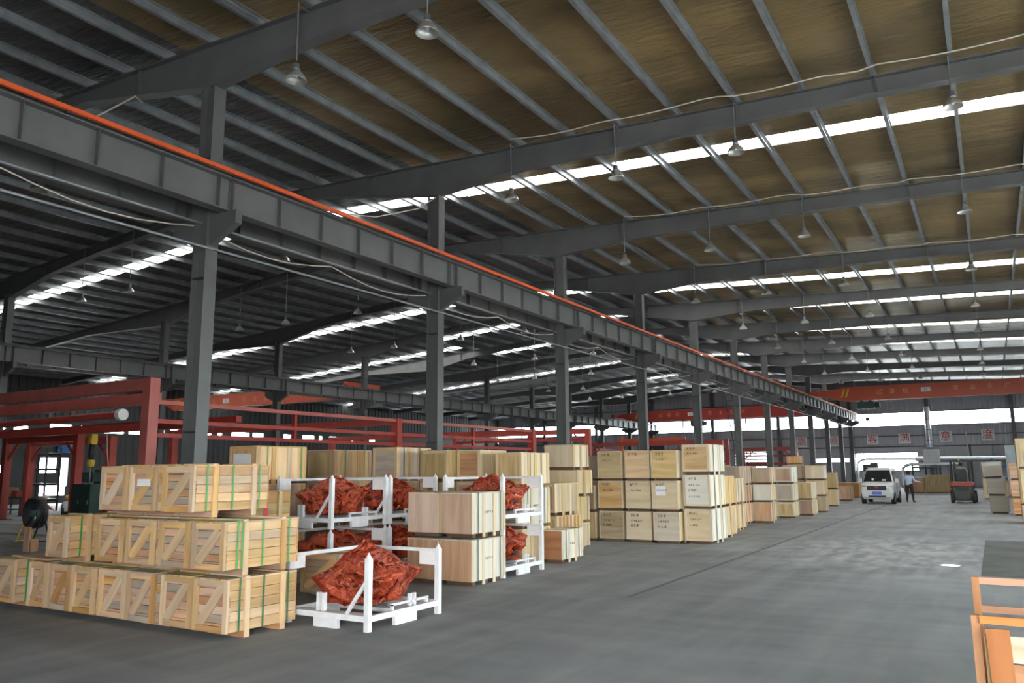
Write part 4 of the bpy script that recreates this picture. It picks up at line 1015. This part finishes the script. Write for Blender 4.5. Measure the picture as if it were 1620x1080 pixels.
def cabinet(x, y, w_, d, h, mat, label, doors=2, legs=0.0):
    t = thing('metal_cabinet', label, 'cabinet', (x, y, 0)); MB().b2((0, 0, .06), (w_, d, h)).obj('body', mat, t)
    for k in range(doors):
        dd = MB().b2((w_ * k / doors + .02, -.02, .12), (w_ * (k + 1) / doors - .02, .0, h - .05)).obj('door', mat, t)
        MB().b2((w_ * (k + .85) / doors - .02, -.05, h * .5), (w_ * (k + .85) / doors + .01, -.02, h * .5 + .15)).obj('handle', GALV, dd)
    pbox(t, 'plinth', (.04, .04, 0), (w_ - .04, d - .04, .06), BLACK)
    return t
cabinet(-30.9, 18.0, 1.25, .5, 1.52, DGREEN, 'dark green metal cabinet at left, its top showing over the crates')
cabinet(.75, 62.0, 1.5, .8, 3.3, M('pale_blue_panel', (.45, .52, .57), .5), 'tall pale blue-grey cabinet behind the right-hand crate stacks', 2)
t = thing('wall_unit', 'bright blue box mounted high on the left wall', 'box', (XL + .02, 30.2, 3.35))
MB().b2((0, 0, 0), (.5, 1.0, .62)).obj('body', BLUE, t); MB().b2((.5, .08, .06), (.52, .92, .56)).obj('cover', BLUE, t); pbox(t, 'bracket', (0, .1, -.06), (.4, .15, 0), STEEL_D); pbox(t, 'bracket', (0, .85, -.06), (.4, .9, 0), STEEL_D)
def bench(x, y, w_, d, h, label, items=4, seed=0):
    t = thing('workbench', label, 'workbench', (x, y, 0)); rnd = random.Random(seed)
    pbox(t, 'worktop', (0, 0, h - .06), (w_, d, h), STEEL_D)
    for a in (.05, w_ - .11):
        for b in (.05, d - .11): pbox(t, 'leg', (a, b, 0), (a + .06, b + .06, h - .06), STEEL_D)
    pbox(t, 'shelf', (.05, .05, .25), (w_ - .05, d - .05, .29), STEEL_D)
    return t
def machine(x, y, w_, d, h, mat, label, seed=0):
    """workshop machine: base, column, head and a control box"""
    t = thing('workshop_machine', label, 'machine', (x, y, 0)); rnd = random.Random(seed)
    MB().b2((0, 0, 0), (w_, d, h * .42)).b2((w_ * .05, d * .05, h * .42), (w_ * .95, d * .6, h * .47)).obj('base', mat, t)
    MB().b2((w_ * .55, d * .5, h * .42), (w_ * .9, d * .95, h)).obj('column', mat, t)
    MB().b2((w_ * .2, d * .2, h * .72), (w_ * .92, d * .7, h * .95)).tube((w_ * .35, d * .42, h * .5), (w_ * .35, d * .42, h * .74), .06, None, 10).obj('head', mat, t)
    MB().b2((w_ * .05, d * .1, h * .55), (w_ * .2, d * .2, h * .75)).obj('control_box', GALV, t)
    return t
machine(-40.5, 23.5, 1.6, 1.4, 2.1, DGREEN, 'dark green workshop machine in the gloom at the far left', 1)
machine(-46.0, 28.2, 1.8, 1.4, 2.0, STEEL_D, 'dark grey workshop machine below the blue wall box', 2)
machine(-37.0, 26.5, 1.5, 1.2, 1.7, STEEL_D, 'dark workshop machine behind the squatting workers', 3)
machine(-14.8, 63, 1.6, 1.4, 2.0, STEEL_D, 'dark machine at the foot of the far columns, left of the van', 4)
machine(-9.4, 70, 1.5, 1.3, 2.3, STEEL_D, 'dark machine standing behind the van at left', 5)
bench(-41.6, 20.4, 2.4, .9, .85, 'steel workbench at far left behind the red portal frame')
def carton(x, y, z, w_, d, h, label, mat=None):
    t = thing('carton', label, 'box', (x, y, z)); mat = mat or M('cardboard', (.34, .22, .12), .8)
    MB().b2((0, 0, 0), (w_, d, h)).obj('body', mat, t)
    MB().b2((-.005, -.005, h), (w_ + .005, d / 2 - .004, h + .012)).b2((-.005, d / 2 + .004, h), (w_ + .005, d + .005, h + .012)).obj('flap', mat, t); MB().b2((0, d / 2 - .03, h + .0125), (w_, d / 2 + .03, h + .015)).obj('tape', CABLE, t)
carton(-41.3, 20.5, .85, .8, .5, .42, 'brown cardboard box on the far left workbench')
carton(-40.2, 20.55, .85, .4, .4, .28, 'small red box on the far left workbench', RED)
# reel stacks and white sacks in the gloom
for k, (x, y) in enumerate(((-33.6, 20.9), (-33.05, 21.5))):
    t = thing('sack', 'white plastic sack slumped on the floor %s the squatting workers' % ('right of' if k else 'beside'), 'sack', (x, y, 0))
    MB().loft([[(math.cos(a) * r_ * (1 + .12 * math.sin(3 * a + k)), math.sin(a) * r_ * .8, z) for a in [2 * math.pi * q / 12 for q in range(12)]] for r_, z in ((.28, 0), (.36, .12), (.36, .35), (.26, .58), (.08, .70))]).obj('body', PAPER, t, smooth=True)
    MB().lathe([(.08, .69), (.05, .73), (.10, .80), (.0, .80)], n=10).obj('tied_neck', PAPER, t)

# ------------------------------------------------------------------ far end: ducts, air unit, racks
tag(MB().path([(-11.4, 84.6, 0), (-11.4, 84.6, 2.3), (-11.1, 84.6, 2.6), (-10.6, 84.6, 2.72), (-6.2, 84.6, 2.68)], .10, 14).tube((-6.3, 84.6, 2.68), (1.6, 84.6, 2.62), .22, None, 16).obj('air_duct', SILVER), 'long silver air duct rising left of the van and running before the grey shutters', 'duct')
MBd = MB(); MBd.path([(-7.3, 82.5, .0), (-7.3, 82.5, 1.7), (-7.1, 82.5, 2.0), (-6.7, 82.5, 2.15), (-2.4, 82.5, 2.2)], .15, 14)
tag(MBd.obj('air_duct', SILVER), 'lower silver pipe crossing in front of the bright opening behind the standing man', 'duct')
t = thing('air_duct', 'vertical silver duct on the end-wall column above the white air unit', 'duct', (-5.0, 84.9, 0))
MB().tube((0, 0, 3.75), (0, 0, 7.6), .27, None, 16).obj('duct_run', SILVER, t)
for z in (4.0, 5.9, 7.3): pbox(t, 'bracket', (-.05, .25, z), (.05, .88, z + .05), GALV)
for z in (4.4, 5.4, 6.4): MB().tube((0, 0, z - .04), (0, 0, z + .04), .30, None, 16).obj('joint_band', GALV, t)
t = thing('air_unit', 'white air-handling cabinet on a stand below the vertical duct', 'air conditioner', (-5.5, 83.1, 0))
MB().b2((0, 0, 2.15), (1.3, 1.1, 3.55)).obj('body', PAPER, t)
for k in range(4): pbox(t, 'louvre', (.1, -.02, 2.35 + k * .28), (1.2, 0, 2.53 + k * .28), WHITEP)
for x in (.03, 1.21):
    for y in (.03, 1.01): pbox(t, 'stand_leg', (x, y, 0), (x + .06, y + .06, 2.15), STEEL_D)
MB().path([(.1, .1, 3.55), (.1, .1, 3.95), (1.2, .1, 3.95), (1.2, .1, 3.55)], .02, 6).obj('guard_rail', GALV, t)
MB().tube((.5, .7, 3.55), (.5, .7, 3.78), .2, None, 12).obj('duct_collar', BLUE, t)
tag(MB().tube((-1.76, 85.5, .0), (-1.95, 85.5, 5.2), .045, None, 8).obj('riser_pipe', SILVER), 'thin shiny riser pipe between the two grey shutters', 'pipe')
def rack(x, y, w_, d, h, levels, mat, label):
    t = thing('storage_rack', label, 'rack', (x, y, 0))
    for a in (0, w_ - .08):
        for b in (0, d - .08): pbox(t, 'post', (a, b, 0), (a + .08, b + .08, h), mat)
    for z in levels:
        pbox(t, 'rack_beam', (.08, 0, z - .1), (w_ - .08, .05, z), mat); pbox(t, 'rack_beam', (.08, d - .05, z - .1), (w_ - .08, d, z), mat); pbox(t, 'shelf', (.0, .0, z), (w_, d, z + .03), GALV)
rack(-44.9, 23.4, 2.2, .8, 3.3, (.6, 1.4, 2.2, 3.0), STEEL_D, 'dark tool rack in the gloom at the far left edge')
rack(-.1, 64, 2.6, .8, 2.5, (1.15, 2.0), BLUE, 'blue storage rack right of the forklift')
rack(-6.0, 76, 1.9, .8, 2.1, (1.0, 1.9), STEEL_D, 'dark storage rack behind the standing man')
t = thing('ladder', 'dark steel ladder leaning by the near columns, beyond the pale crate wall', 'ladder', (0, 0, 0))
A, B = Vector((-13.2, 46.2, 7.9)), Vector((-13.2, 50.2, .0))
for s_ in (-.22, .22): MB().bar(A + Vector((s_, 0, 0)), B + Vector((s_, 0, 0)), .05, .07).obj('stile', STEEL_D, t)
for k in range(1, 24):
    p = B.lerp(A, k / 24); MB().tube(p - Vector((.2, 0, 0)), p + Vector((.2, 0, 0)), .016, None, 6).obj('rung', STEEL_D, t)

# ------------------------------------------------------------------ van
def van(x, y):
    t = thing('van', 'white minivan facing the camera at the far end of the aisle', 'van', (x, y, 0))
    def ring(yy, hb, zb, hm, zm, hs, zs, ht, zt):
        h = [(hb, zb), (hb + .05, zb + .12), (hm, zm), (hs, zs), (ht, zt - .05), (ht * .8, zt)]
        return [(a, yy, b) for a, b in h] + [(-a, yy, b) for a, b in reversed(h)]
    body = [ring(.0, .56, .36, .66, .60, .62, .86, .56, .90), ring(.07, .66, .27, .76, .60, .72, .92, .64, 1.0), ring(.30, .70, .24, .80, .62, .78, .98, .70, 1.08), ring(.62, .70, .24, .81, .65, .80, 1.03, .74, 1.16),
            ring(1.22, .70, .24, .81, .65, .80, 1.05, .60, 1.82), ring(1.55, .70, .24, .81, .65, .80, 1.06, .60, 1.89), ring(3.3, .70, .24, .81, .65, .80, 1.06, .60, 1.90), ring(3.85, .68, .26, .80, .65, .78, 1.06, .58, 1.84), ring(4.0, .60, .34, .74, .65, .72, 1.05, .54, 1.70)]
    MB().loft(body).obj('body', WHITE, t, smooth=False)
    MB().loft([[(-.70, .60, 1.165), (.70, .60, 1.165), (.575, 1.15, 1.765), (-.575, 1.15, 1.765)], [(-.70, .635, 1.15), (.70, .635, 1.15), (.575, 1.185, 1.75), (-.575, 1.185, 1.75)]]).obj('windscreen', GLASSD, t)
    for k, (px, pz) in enumerate(((-.28, 1.22), (.22, 1.21))): pbox(t, 'dash_paper', (px, .585, pz), (px + (.10 if k == 0 else .2), .60, pz + (.12 if k == 0 else .07)), PAPER)
    for s_ in (-1, 1):
        for (a, b, c_, e) in ((1.02, 1.38, 1.72, 1.72), (1.80, 1.84, 2.62, 2.62), (2.72, 2.72, 3.62, 3.50)):
            P = lambda yy, z: (s_ * (.805 - (z - 1.06) * .245), yy, z)
            q = [P(a, 1.10), P(c_, 1.10), P(e, 1.70), P(b, 1.70)]
            MB().loft([[(u + s_ * .0, v, w_) for u, v, w_ in q], [(u + s_ * .014, v, w_) for u, v, w_ in q]]).obj('side_window', GLASSD, t)
        hl = MB().loft([[(s_ * .44, .035, .83), (s_ * .70, .10, .86), (s_ * .735, .12, .99), (s_ * .46, .045, .955)], [(s_ * .44, .0, .83), (s_ * .70, .05, .86), (s_ * .735, .07, .99), (s_ * .46, .01, .955)]]).obj('headlight', M('headlight_glass', (.26, .29, .31), .12, .3, .05, 5), t)
        MB().tube((s_ * .60, -.005, .45), (s_ * .60, .05, .45), .05, None, 10).obj('fog_light', GLASSD, t)
        mr = MB().b2((s_ * .82, .92, 1.12), (s_ * 1.0, 1.02, 1.32)).bar((s_ * .78, 1.0, 1.12), (s_ * .88, .98, 1.18), .04, .04).obj('wing_mirror', WHITE, t)
        pbox(t, 'door_handle', (min(s_ * .812, s_ * .835), 1.62, .95), (max(s_ * .812, s_ * .835), 1.78, .99), GALV)
        pbox(t, 'door_seam', (min(s_ * .80, s_ * .817), 1.77, .35), (max(s_ * .80, s_ * .817), 1.785, 1.06), BLACK)
        for yy in (.62, 3.2):
            wl_ = MB().lathe([(.0, -.09), (.20, -.09), (.275, -.085), (.285, -.05), (.285, .05), (.275, .085), (.20, .09), (.0, .09)], (s_ * .70, yy, .285), 20, 'x').obj('wheel', RUBBER, t)
            MB().lathe([(.0, .0), (.17, .0), (.185, -s_ * .02)] if s_ > 0 else [(.0, .0), (.17, .0), (.185, .02)], (s_ * .795, yy, .285), 16, 'x').obj('hub_cap', GALV, wl_)
            MB().lathe([(.30, -.02), (.345, -.02), (.345, .02), (.30, .02), (.30, -.02)], (s_ * .80, yy, .30), 20, 'x').obj('wheel_arch', BLACK, t)
    gr = MB().b2((-.47, -.016, .73), (.47, .03, .95)).obj('grille', BLACK, t)
    for z in (.80, .875): pbox(gr, 'grille_bar', (-.43, -.018, z), (.43, -.012, z + .008), STEEL_D)
    em = MB().prism([(-.12, .94), (0, .80), (.12, .94), (.07, .94), (0, .87), (-.07, .94)], 'y', -.03, -.015).obj('emblem', M('red_emblem', (.5, .04, .03), .3), gr)
    MB().loft([[(-.72, .02, .34), (-.72, -.05, .38), (-.72, -.05, .58), (-.72, .02, .62)], [(.72, .02, .34), (.72, -.05, .38), (.72, -.05, .58), (.72, .02, .62)]]).obj('bumper', WHITE, t)
    pbox(t, 'air_intake', (-.42, -.06, .37), (.42, -.048, .45), BLACK)
    npl = pbox(t, 'number_plate', (-.23, -.068, .50), (.23, -.055, .65), M('blue_plate', (.06, .16, .62), .4, 0, .03))
    MB().bar((-.6, .60, 1.175), (-.05, .75, 1.33), .015, .02).bar((.0, .60, 1.175), (.5, .72, 1.30), .015, .02).obj('wiper', BLACK, t)
    MB().b2((-.59, 1.5, 1.90), (-.56, 3.4, 1.93)).b2((.56, 1.5, 1.90), (.59, 3.4, 1.93)).obj('roof_rail', GALV, t)
    return t
van(-5.40, 46.3)

# ------------------------------------------------------------------ forklift
def forklift(x, y):
    t = thing('forklift', 'red and grey forklift seen from behind at the end of the aisle', 'forklift', (x, y, 0))
    CWR = M('faded_red_paint', (.27, .07, .05), .5, 0, .2, 3); CWG = M('grey_green_paint', (.05, .052, .047), .55, 0, .2, 3)
    def rr(y_, hw, z0, z1, c=.1): return [(-hw + c, y_, z0), (hw - c, y_, z0), (hw, y_, z0 + c), (hw, y_, z1 - c), (hw - c, y_, z1), (-hw + c, y_, z1), (-hw, y_, z1 - c), (-hw, y_, z0 + c)]
    MB().loft([rr(.0, .46, .90, 1.08, .06), rr(.06, .55, .86, 1.13, .08), rr(.9, .56, .86, 1.13, .08)]).obj('hood', CWR, t)
    MB().loft([[(-.30, .02, .20), (.30, .02, .20), (.46, .02, .86), (-.46, .02, .86)], [(-.38, .12, .14), (.38, .12, .14), (.55, .12, .88), (-.55, .12, .88)], [(-.38, .7, .14), (.38, .7, .14), (.55, .7, .88), (-.55, .7, .88)]]).obj('counterweight', CWG, t)
    pbox(t, 'radiator_grille', (-.30, .0, .66), (.30, .02, .84), BLACK); pbox(t, 'tow_pin', (-.04, -.03, .35), (.04, .02, .5), STEEL_D)
    for s_ in (-1, 1):
        pbox(t, 'tail_light', (s_ * .44 - .06, -.005, .93), (s_ * .44 + .06, .01, 1.0), REDINK)
        for yy, rad, wd_ in ((.38, .25, .16), (1.75, .33, .2)):
            wl_ = MB().lathe([(.0, -wd_ / 2), (rad * .85, -wd_ / 2), (rad, -wd_ * .35), (rad, wd_ * .35), (rad * .85, wd_ / 2), (.0, wd_ / 2)], (s_ * (.50 if rad < .3 else .54), yy, rad), 18, 'x').obj('wheel', RUBBER, t)
            MB().lathe([(.0, wd_ / 2 + .01), (rad * .5, wd_ / 2 + .01), (rad * .5, -wd_ / 2 - .01), (.0, -wd_ / 2 - .01)], (s_ * (.50 if rad < .3 else .54), yy, rad), 12, 'x').obj('hub', CWR, wl_)
        MB().bar((s_ * .50, .12, 1.1), (s_ * .46, .35, 2.18), .06, .05).bar((s_ * .50, 1.9, .7), (s_ * .46, 1.45, 2.18), .06, .05).obj('guard_post', BLACK, t)
        pbox(t, 'mast_rail', (s_ * .34 - .05, 2.1, .08), (s_ * .34 + .05, 2.24, 2.15), BLACK)
        MB().b2((s_ * .24 - .06, 2.28, .10), (s_ * .24 + .06, 3.3, .14)).b2((s_ * .24 - .06, 2.26, .10), (s_ * .24 + .06, 2.31, .7)).obj('fork', BLACK, t)
    MB().b2((-.50, .33, 2.16), (.50, .38, 2.22)).b2((-.50, 1.42, 2.16), (.50, 1.47, 2.22)).b2((-.50, .33, 2.16), (-.44, 1.47, 2.22)).b2((.44, .33, 2.16), (.50, 1.47, 2.22)).obj('roof_frame', BLACK, t)
    for k in range(5): pbox(t, 'roof_bar', (-.42 + k * .19, .38, 2.17), (-.38 + k * .19, 1.42, 2.2), BLACK)
    MB().b2((-.48, .7, .3), (.48, 2.05, .86)).b2((-.48, 1.0, .86), (.48, 1.6, .5)).obj('chassis', CWG, t)
    st = MB().b2((-.25, .55, 1.13), (.25, 1.05, 1.25)).obj('seat', BLACK, t); MB().loft([rr(.52, .24, 1.2, 1.78, .06), rr(.62, .24, 1.2, 1.75, .06)]).obj('seat_back', BLACK, t)
    MB().bar((0, 1.7, .85), (0, 1.42, 1.45), .05, .05).obj('steering_column', BLACK, t)
    MB().lathe([(.16, 0), (.18, .015), (.16, .03), (.145, .015), (.16, 0)], (0, 1.40, 1.46), 16).obj('steering_wheel', BLACK, t)
    MB().lathe([(.0, 0), (.05, 0), (.05, .08), (.0, .10)], (-.05, .5, 2.22), 10).obj('beacon', YELLOW, t)
    pbox(t, 'carriage', (-.42, 2.25, .35), (.42, 2.29, .75), BLACK)
    return t
forklift(-1.53, 48.7)

# ------------------------------------------------------------------ people
def figure(name, label, joints, edges, tags, mats, loc, rz=0.0, extras=None, root='pelvis'):
    """one continuous skinned body; faces take the material of the nearest limb"""
    t = thing(name, label, 'person', loc, rz)
    names = list(joints); names.remove(root); names.insert(0, root); idx = {n: i for i, n in enumerate(names)}
    me = bpy.data.meshes.new('body'); me.from_pydata([joints[n][:3] for n in names], [(idx[a], idx[b]) for a, b in edges], [])
    o = bpy.data.objects.new('body', me); COL.objects.link(o)
    sk = o.modifiers.new('skin', 'SKIN'); sb = o.modifiers.new('sub', 'SUBSURF'); sb.levels = 1; sb.render_levels = 1
    for i, n in enumerate(names):
        r_ = joints[n][3]; r_ = r_ if isinstance(r_, tuple) else (r_, r_)
        me.skin_vertices[0].data[i].radius = r_
        me.skin_vertices[0].data[i].use_root = (i == 0)
    dg = bpy.context.evaluated_depsgraph_get(); dg.update()
    m2 = bpy.data.meshes.new_from_object(o.evaluated_get(dg)); bpy.data.objects.remove(o)
    m2.materials.clear(); keys = list(mats)
    for k in keys: m2.materials.append(mats[k])
    segs = [(Vector(joints[a][:3]), Vector(joints[b][:3]), tags.get((a, b), tags.get(b, 'shirt'))) for a, b in edges]
    for p in m2.polygons:
        c = p.center; best = (9, 'shirt')
        for a, b, tg in segs:
            d = b - a; u = max(0, min(1, (c - a).dot(d) / max(1e-9, d.length_squared))); q = (c - a - d * u).length
            if q < best[0]: best = (q, tg)
        p.material_index = keys.index(best[1]); p.use_smooth = True
    body = link('body', m2, t)
    return t
def hand(J, E, T, wrist, side, tip_dir, down, pre):
    """palm with four fingers and a thumb continuing the forearm"""
    d = Vector(tip_dir).normalized(); dn = Vector(down).normalized(); s_ = d.cross(dn)
    wv = Vector(J[wrist][:3]); pal = wv + d * .055
    J[pre + 'palm'] = (*pal, (.030, .020)); E.append((wrist, pre + 'palm')); T[pre + 'palm'] = 'skin'
    for k, L_ in enumerate((.075, .085, .08, .06)):
        b = pal + d * .045 + s_ * (k - 1.5) * .019; m_ = b + d * L_ * .5 + dn * .006; e = b + d * L_ * .9 + dn * .03
        for q, (p, r_) in enumerate(((b, .0095), (m_, .009), (e, .007))):
            J['%sf%d%d' % (pre, k, q)] = (*p, r_); E.append((pre + 'palm' if q == 0 else '%sf%d%d' % (pre, k, q - 1), '%sf%d%d' % (pre, k, q))); T['%sf%d%d' % (pre, k, q)] = 'skin'
    b = wv + d * .03 + s_ * -.035; e = b + d * .05 + s_ * -.015 + dn * .012
    J[pre + 't0'] = (*b, .011); J[pre + 't1'] = (*e, .008); E += [(wrist, pre + 't0'), (pre + 't0', pre + 't1')]; T[pre + 't0'] = T[pre + 't1'] = 'skin'
def head_parts(t, c, facing, hair_mat, r_=.1):
    """hair cap, ears, nose, eyes and mouth placed on the head; facing is the yaw of the gaze (0 = +Y)"""
    h = thing_free = bpy.data.objects.new('face', None)
    COL.objects.link(h); h.parent = t; h.location = c; h.rotation_euler = (0, 0, facing)
    return h
SHIRT_B = M('pale_blue_shirt', (.46, .54, .68), .8, 0, .06, 10); TROUS = M('dark_trousers', (.022, .022, .028), .8, 0, .15, 8)
SHIRT_G = M('grey_green_jacket', (.26, .28, .26), .8, 0, .1, 8); SHIRT_W = M('white_work_shirt', (.62, .66, .70), .8, 0, .06, 8); SHIRT_R = M('dusty_red_shirt', (.40, .12, .09), .8, 0, .1, 8)
def head_chain(J, E, T, neck, c, d=(0, .02, 0)):
    c = Vector(c); f = Vector(d)
    J['jaw'] = (*(c + Vector((0, 0, -.085)) + f * .8), .060); J['skull'] = (*(c + Vector((0, 0, .005))), (.080, .094)); J['crown'] = (*(c + Vector((0, 0, .085)) - f * .4), .062)
    E += [(neck, 'jaw'), ('jaw', 'skull'), ('skull', 'crown')]
    for n in ('jaw', 'skull', 'crown'): T[n] = 'skin'
def face(t, c, yaw, hairmat, helmet=None):
    rot = (0, 0, yaw)
    def put(name, mb, mat, smooth=True): return mb.obj(name, mat, t, c, smooth, rot)
    if helmet:
        put('helmet', MB().lathe([(.135, .015), (.128, .03), (.122, .07), (.09, .125), (.0, .15)], n=16).b2((-.09, .08, .012), (.09, .17, .024)), helmet)
    else:
        mb = MB(); n = 14; rings = []
        for r_, z, sh in ((.086, -.075, -.030), (.099, -.02, -.022), (.102, .04, -.014), (.092, .085, -.010), (.055, .122, -.006), (.01, .134, -.004)):
            rings.append([(math.cos(2 * math.pi * k / n) * r_ * .93, math.sin(2 * math.pi * k / n) * r_ * (1.08 if math.sin(2 * math.pi * k / n) < 0 else (.55 if z < .03 else .98)) + sh, z) for k in range(n)])
        put('hair', mb.loft(rings), hairmat)
    for s_ in (-1, 1):
        put('ear', MB().lathe([(.0, -.006), (.024, -.004), (.028, .004), (.0, .008)], (s_ * .088, -.005, -.02), 8, 'x'), SKIN)
        put('eye', MB().lathe([(.0, .0), (.010, .002), (.0, .006)], (s_ * .032, .088, .0), 8, 'y'), BLACK)
    put('nose', MB().loft([[(-.008, .088, .0), (.008, .088, .0), (.006, .085, .012), (-.006, .085, .012)], [(-.016, .115, -.042), (.016, .115, -.042), (.008, .118, -.030), (-.008, .118, -.030)]]), SKIN)
    put('mouth', MB().b2((-.024, .082, -.070), (.024, .092, -.062)), M('lips', (.36, .14, .11), .5))
# standing man beside the van, seen from behind, right hand held out
J = {'pelvis': (0, 0, .93, (.150, .105)), 'belly': (0, 0, 1.10, (.145, .10)), 'chest': (0, .01, 1.30, (.165, .11)), 'neckb': (0, .0, 1.44, (.09, .075)), 'neck': (0, .01, 1.50, .052),
     'shl': (-.175, 0, 1.40, .070), 'ell': (-.245, -.03, 1.13, .050), 'wrl': (-.25, .05, .90, .034), 'shr': (.175, 0, 1.40, .070), 'elr': (.26, -.02, 1.14, .050), 'wrr': (.44, .18, 1.10, .032),
     'hil': (-.095, 0, .88, .105), 'knl': (-.115, .02, .49, .072), 'anl': (-.125, -.02, .11, .050), 'hel': (-.125, -.03, .05, .045), 'tol': (-.14, .13, .035, .036),
     'hir': (.095, 0, .88, .105), 'knr': (.125, .03, .49, .072), 'anr': (.145, -.01, .11, .050), 'her': (.145, -.02, .05, .045), 'tor': (.20, .14, .035, .036)}
E_ = [('pelvis', 'belly'), ('belly', 'chest'), ('chest', 'neckb'), ('neckb', 'neck'), ('chest', 'shl'), ('shl', 'ell'), ('ell', 'wrl'), ('chest', 'shr'), ('shr', 'elr'), ('elr', 'wrr'),
      ('pelvis', 'hil'), ('hil', 'knl'), ('knl', 'anl'), ('anl', 'hel'), ('hel', 'tol'), ('pelvis', 'hir'), ('hir', 'knr'), ('knr', 'anr'), ('anr', 'her'), ('her', 'tor')]
T_ = {'neck': 'skin', 'wrr': 'shirt', 'wrl': 'shirt'}
for n in ('hil', 'knl', 'anl', 'hir', 'knr', 'anr'): T_[n] = 'trousers'
for n in ('hel', 'tol', 'her', 'tor'): T_[n] = 'shoes'
T_[('pelvis', 'belly')] = 'shirt'
hand(J, E_, T_, 'wrr', 1, (.75, .6, -.05), (0, 0, -1), 'r'); hand(J, E_, T_, 'wrl', -1, (0, .15, -1), (0, 1, 0), 'l')
head_chain(J, E_, T_, 'neck', (0, .02, 1.615))
t = figure('person', 'man in a pale blue shirt and dark trousers standing beside the van, back turned', J, E_, T_, {'shirt': SHIRT_B, 'trousers': TROUS, 'skin': SKIN, 'shoes': BLACK}, (-4.12, 49.6, 0), R(-8))
t.scale = (1.15, 1.1, 1.0)
face(t, (0, .02, 1.615), 0, HAIR)
# forklift driver, seated, seen from behind
J = {'pelvis': (0, 0, .10, (.15, .12)), 'belly': (0, .0, .28, (.145, .11)), 'chest': (.0, .03, .48, (.165, .115)), 'neckb': (0, .04, .62, (.085, .075)), 'neck': (0, .05, .67, .052),
     'shl': (-.18, .03, .57, .075), 'ell': (-.27, .18, .35, .055), 'wrl': (-.13, .42, .38, .036), 'shr': (.18, .03, .57, .075), 'elr': (.30, .16, .34, .055), 'wrr': (.19, .42, .30, .036),
     'hil': (-.10, .05, .09, .11), 'knl': (-.14, .48, .10, .075), 'anl': (-.14, .56, -.30, .05), 'tol': (-.14, .68, -.36, .04), 'hir': (.10, .05, .09, .11), 'knr': (.14, .48, .10, .075), 'anr': (.14, .56, -.30, .05), 'tor': (.14, .68, -.36, .04)}
E_ = [('pelvis', 'belly'), ('belly', 'chest'), ('chest', 'neckb'), ('neckb', 'neck'), ('chest', 'shl'), ('shl', 'ell'), ('ell', 'wrl'), ('chest', 'shr'), ('shr', 'elr'), ('elr', 'wrr'),
      ('pelvis', 'hil'), ('hil', 'knl'), ('knl', 'anl'), ('anl', 'tol'), ('pelvis', 'hir'), ('hir', 'knr'), ('knr', 'anr'), ('anr', 'tor')]
T_ = {'neck': 'skin'}
for n in ('hil', 'knl', 'anl', 'hir', 'knr', 'anr'): T_[n] = 'trousers'
for n in ('tol', 'tor'): T_[n] = 'shoes'
hand(J, E_, T_, 'wrr', 1, (-.2, 1, -.1), (0, .2, -1), 'r'); hand(J, E_, T_, 'wrl', -1, (.4, 1, -.1), (0, .2, -1), 'l')
head_chain(J, E_, T_, 'neck', (0, .06, .785))
t = figure('person', 'forklift driver in a grey-green jacket seated with his back to the camera', J, E_, T_, {'shirt': SHIRT_G, 'trousers': TROUS, 'skin': SKIN, 'shoes': BLACK}, (-1.53, 48.7 + .80, 1.26), 0)
face(t, (0, .06, .785), 0, HAIR)
# two workers squatting on the floor at far left
def squatter(loc, rz, label, shirt, helmet):
    J = {'pelvis': (0, -.12, .24, (.14, .12)), 'belly': (0, -.08, .40, (.135, .11)), 'chest': (0, .06, .58, (.155, .11)), 'neckb': (0, .12, .70, (.08, .07)), 'neck': (0, .15, .74, .05),
         'shl': (-.17, .08, .66, .068), 'ell': (-.22, .30, .47, .05), 'wrl': (-.08, .46, .36, .034), 'shr': (.17, .08, .66, .068), 'elr': (.22, .30, .47, .05), 'wrr': (.08, .46, .36, .034),
         'hil': (-.11, -.06, .24, .10), 'knl': (-.20, .30, .42, .072), 'anl': (-.16, .02, .08, .05), 'tol': (-.18, .16, .04, .04), 'hir': (.11, -.06, .24, .10), 'knr': (.20, .30, .42, .072), 'anr': (.16, .02, .08, .05), 'tor': (.18, .16, .04, .04)}
    T_ = {'neck': 'skin'}; E2 = [e for e in [('pelvis', 'belly'), ('belly', 'chest'), ('chest', 'neckb'), ('neckb', 'neck'), ('chest', 'shl'), ('shl', 'ell'), ('ell', 'wrl'), ('chest', 'shr'), ('shr', 'elr'), ('elr', 'wrr'),
      ('pelvis', 'hil'), ('hil', 'knl'), ('knl', 'anl'), ('anl', 'tol'), ('pelvis', 'hir'), ('hir', 'knr'), ('knr', 'anr'), ('anr', 'tor')]]
    for n in ('hil', 'knl', 'anl', 'hir', 'knr', 'anr'): T_[n] = 'trousers'
    for n in ('tol', 'tor'): T_[n] = 'shoes'
    hand(J, E2, T_, 'wrr', 1, (-.4, .8, -.5), (0, -.3, -1), 'r'); hand(J, E2, T_, 'wrl', -1, (.4, .8, -.5), (0, -.3, -1), 'l')
    head_chain(J, E2, T_, 'neck', (0, .19, .85))
    t = figure('person', label, J, E2, T_, {'shirt': shirt, 'trousers': TROUS, 'skin': SKIN, 'shoes': BLACK}, loc, rz)
    face(t, (0, .19, .85), 0, HAIR, helmet)
squatter((-34.9, 20.2, 0), R(60), 'worker in white with a yellow helmet squatting on the floor at far left', SHIRT_W, YELLOW)
squatter((-36.7, 20.0, 0), R(-40), 'worker in a dusty red shirt and pale cap squatting left of the yellow-helmeted one', SHIRT_R, PAPER)
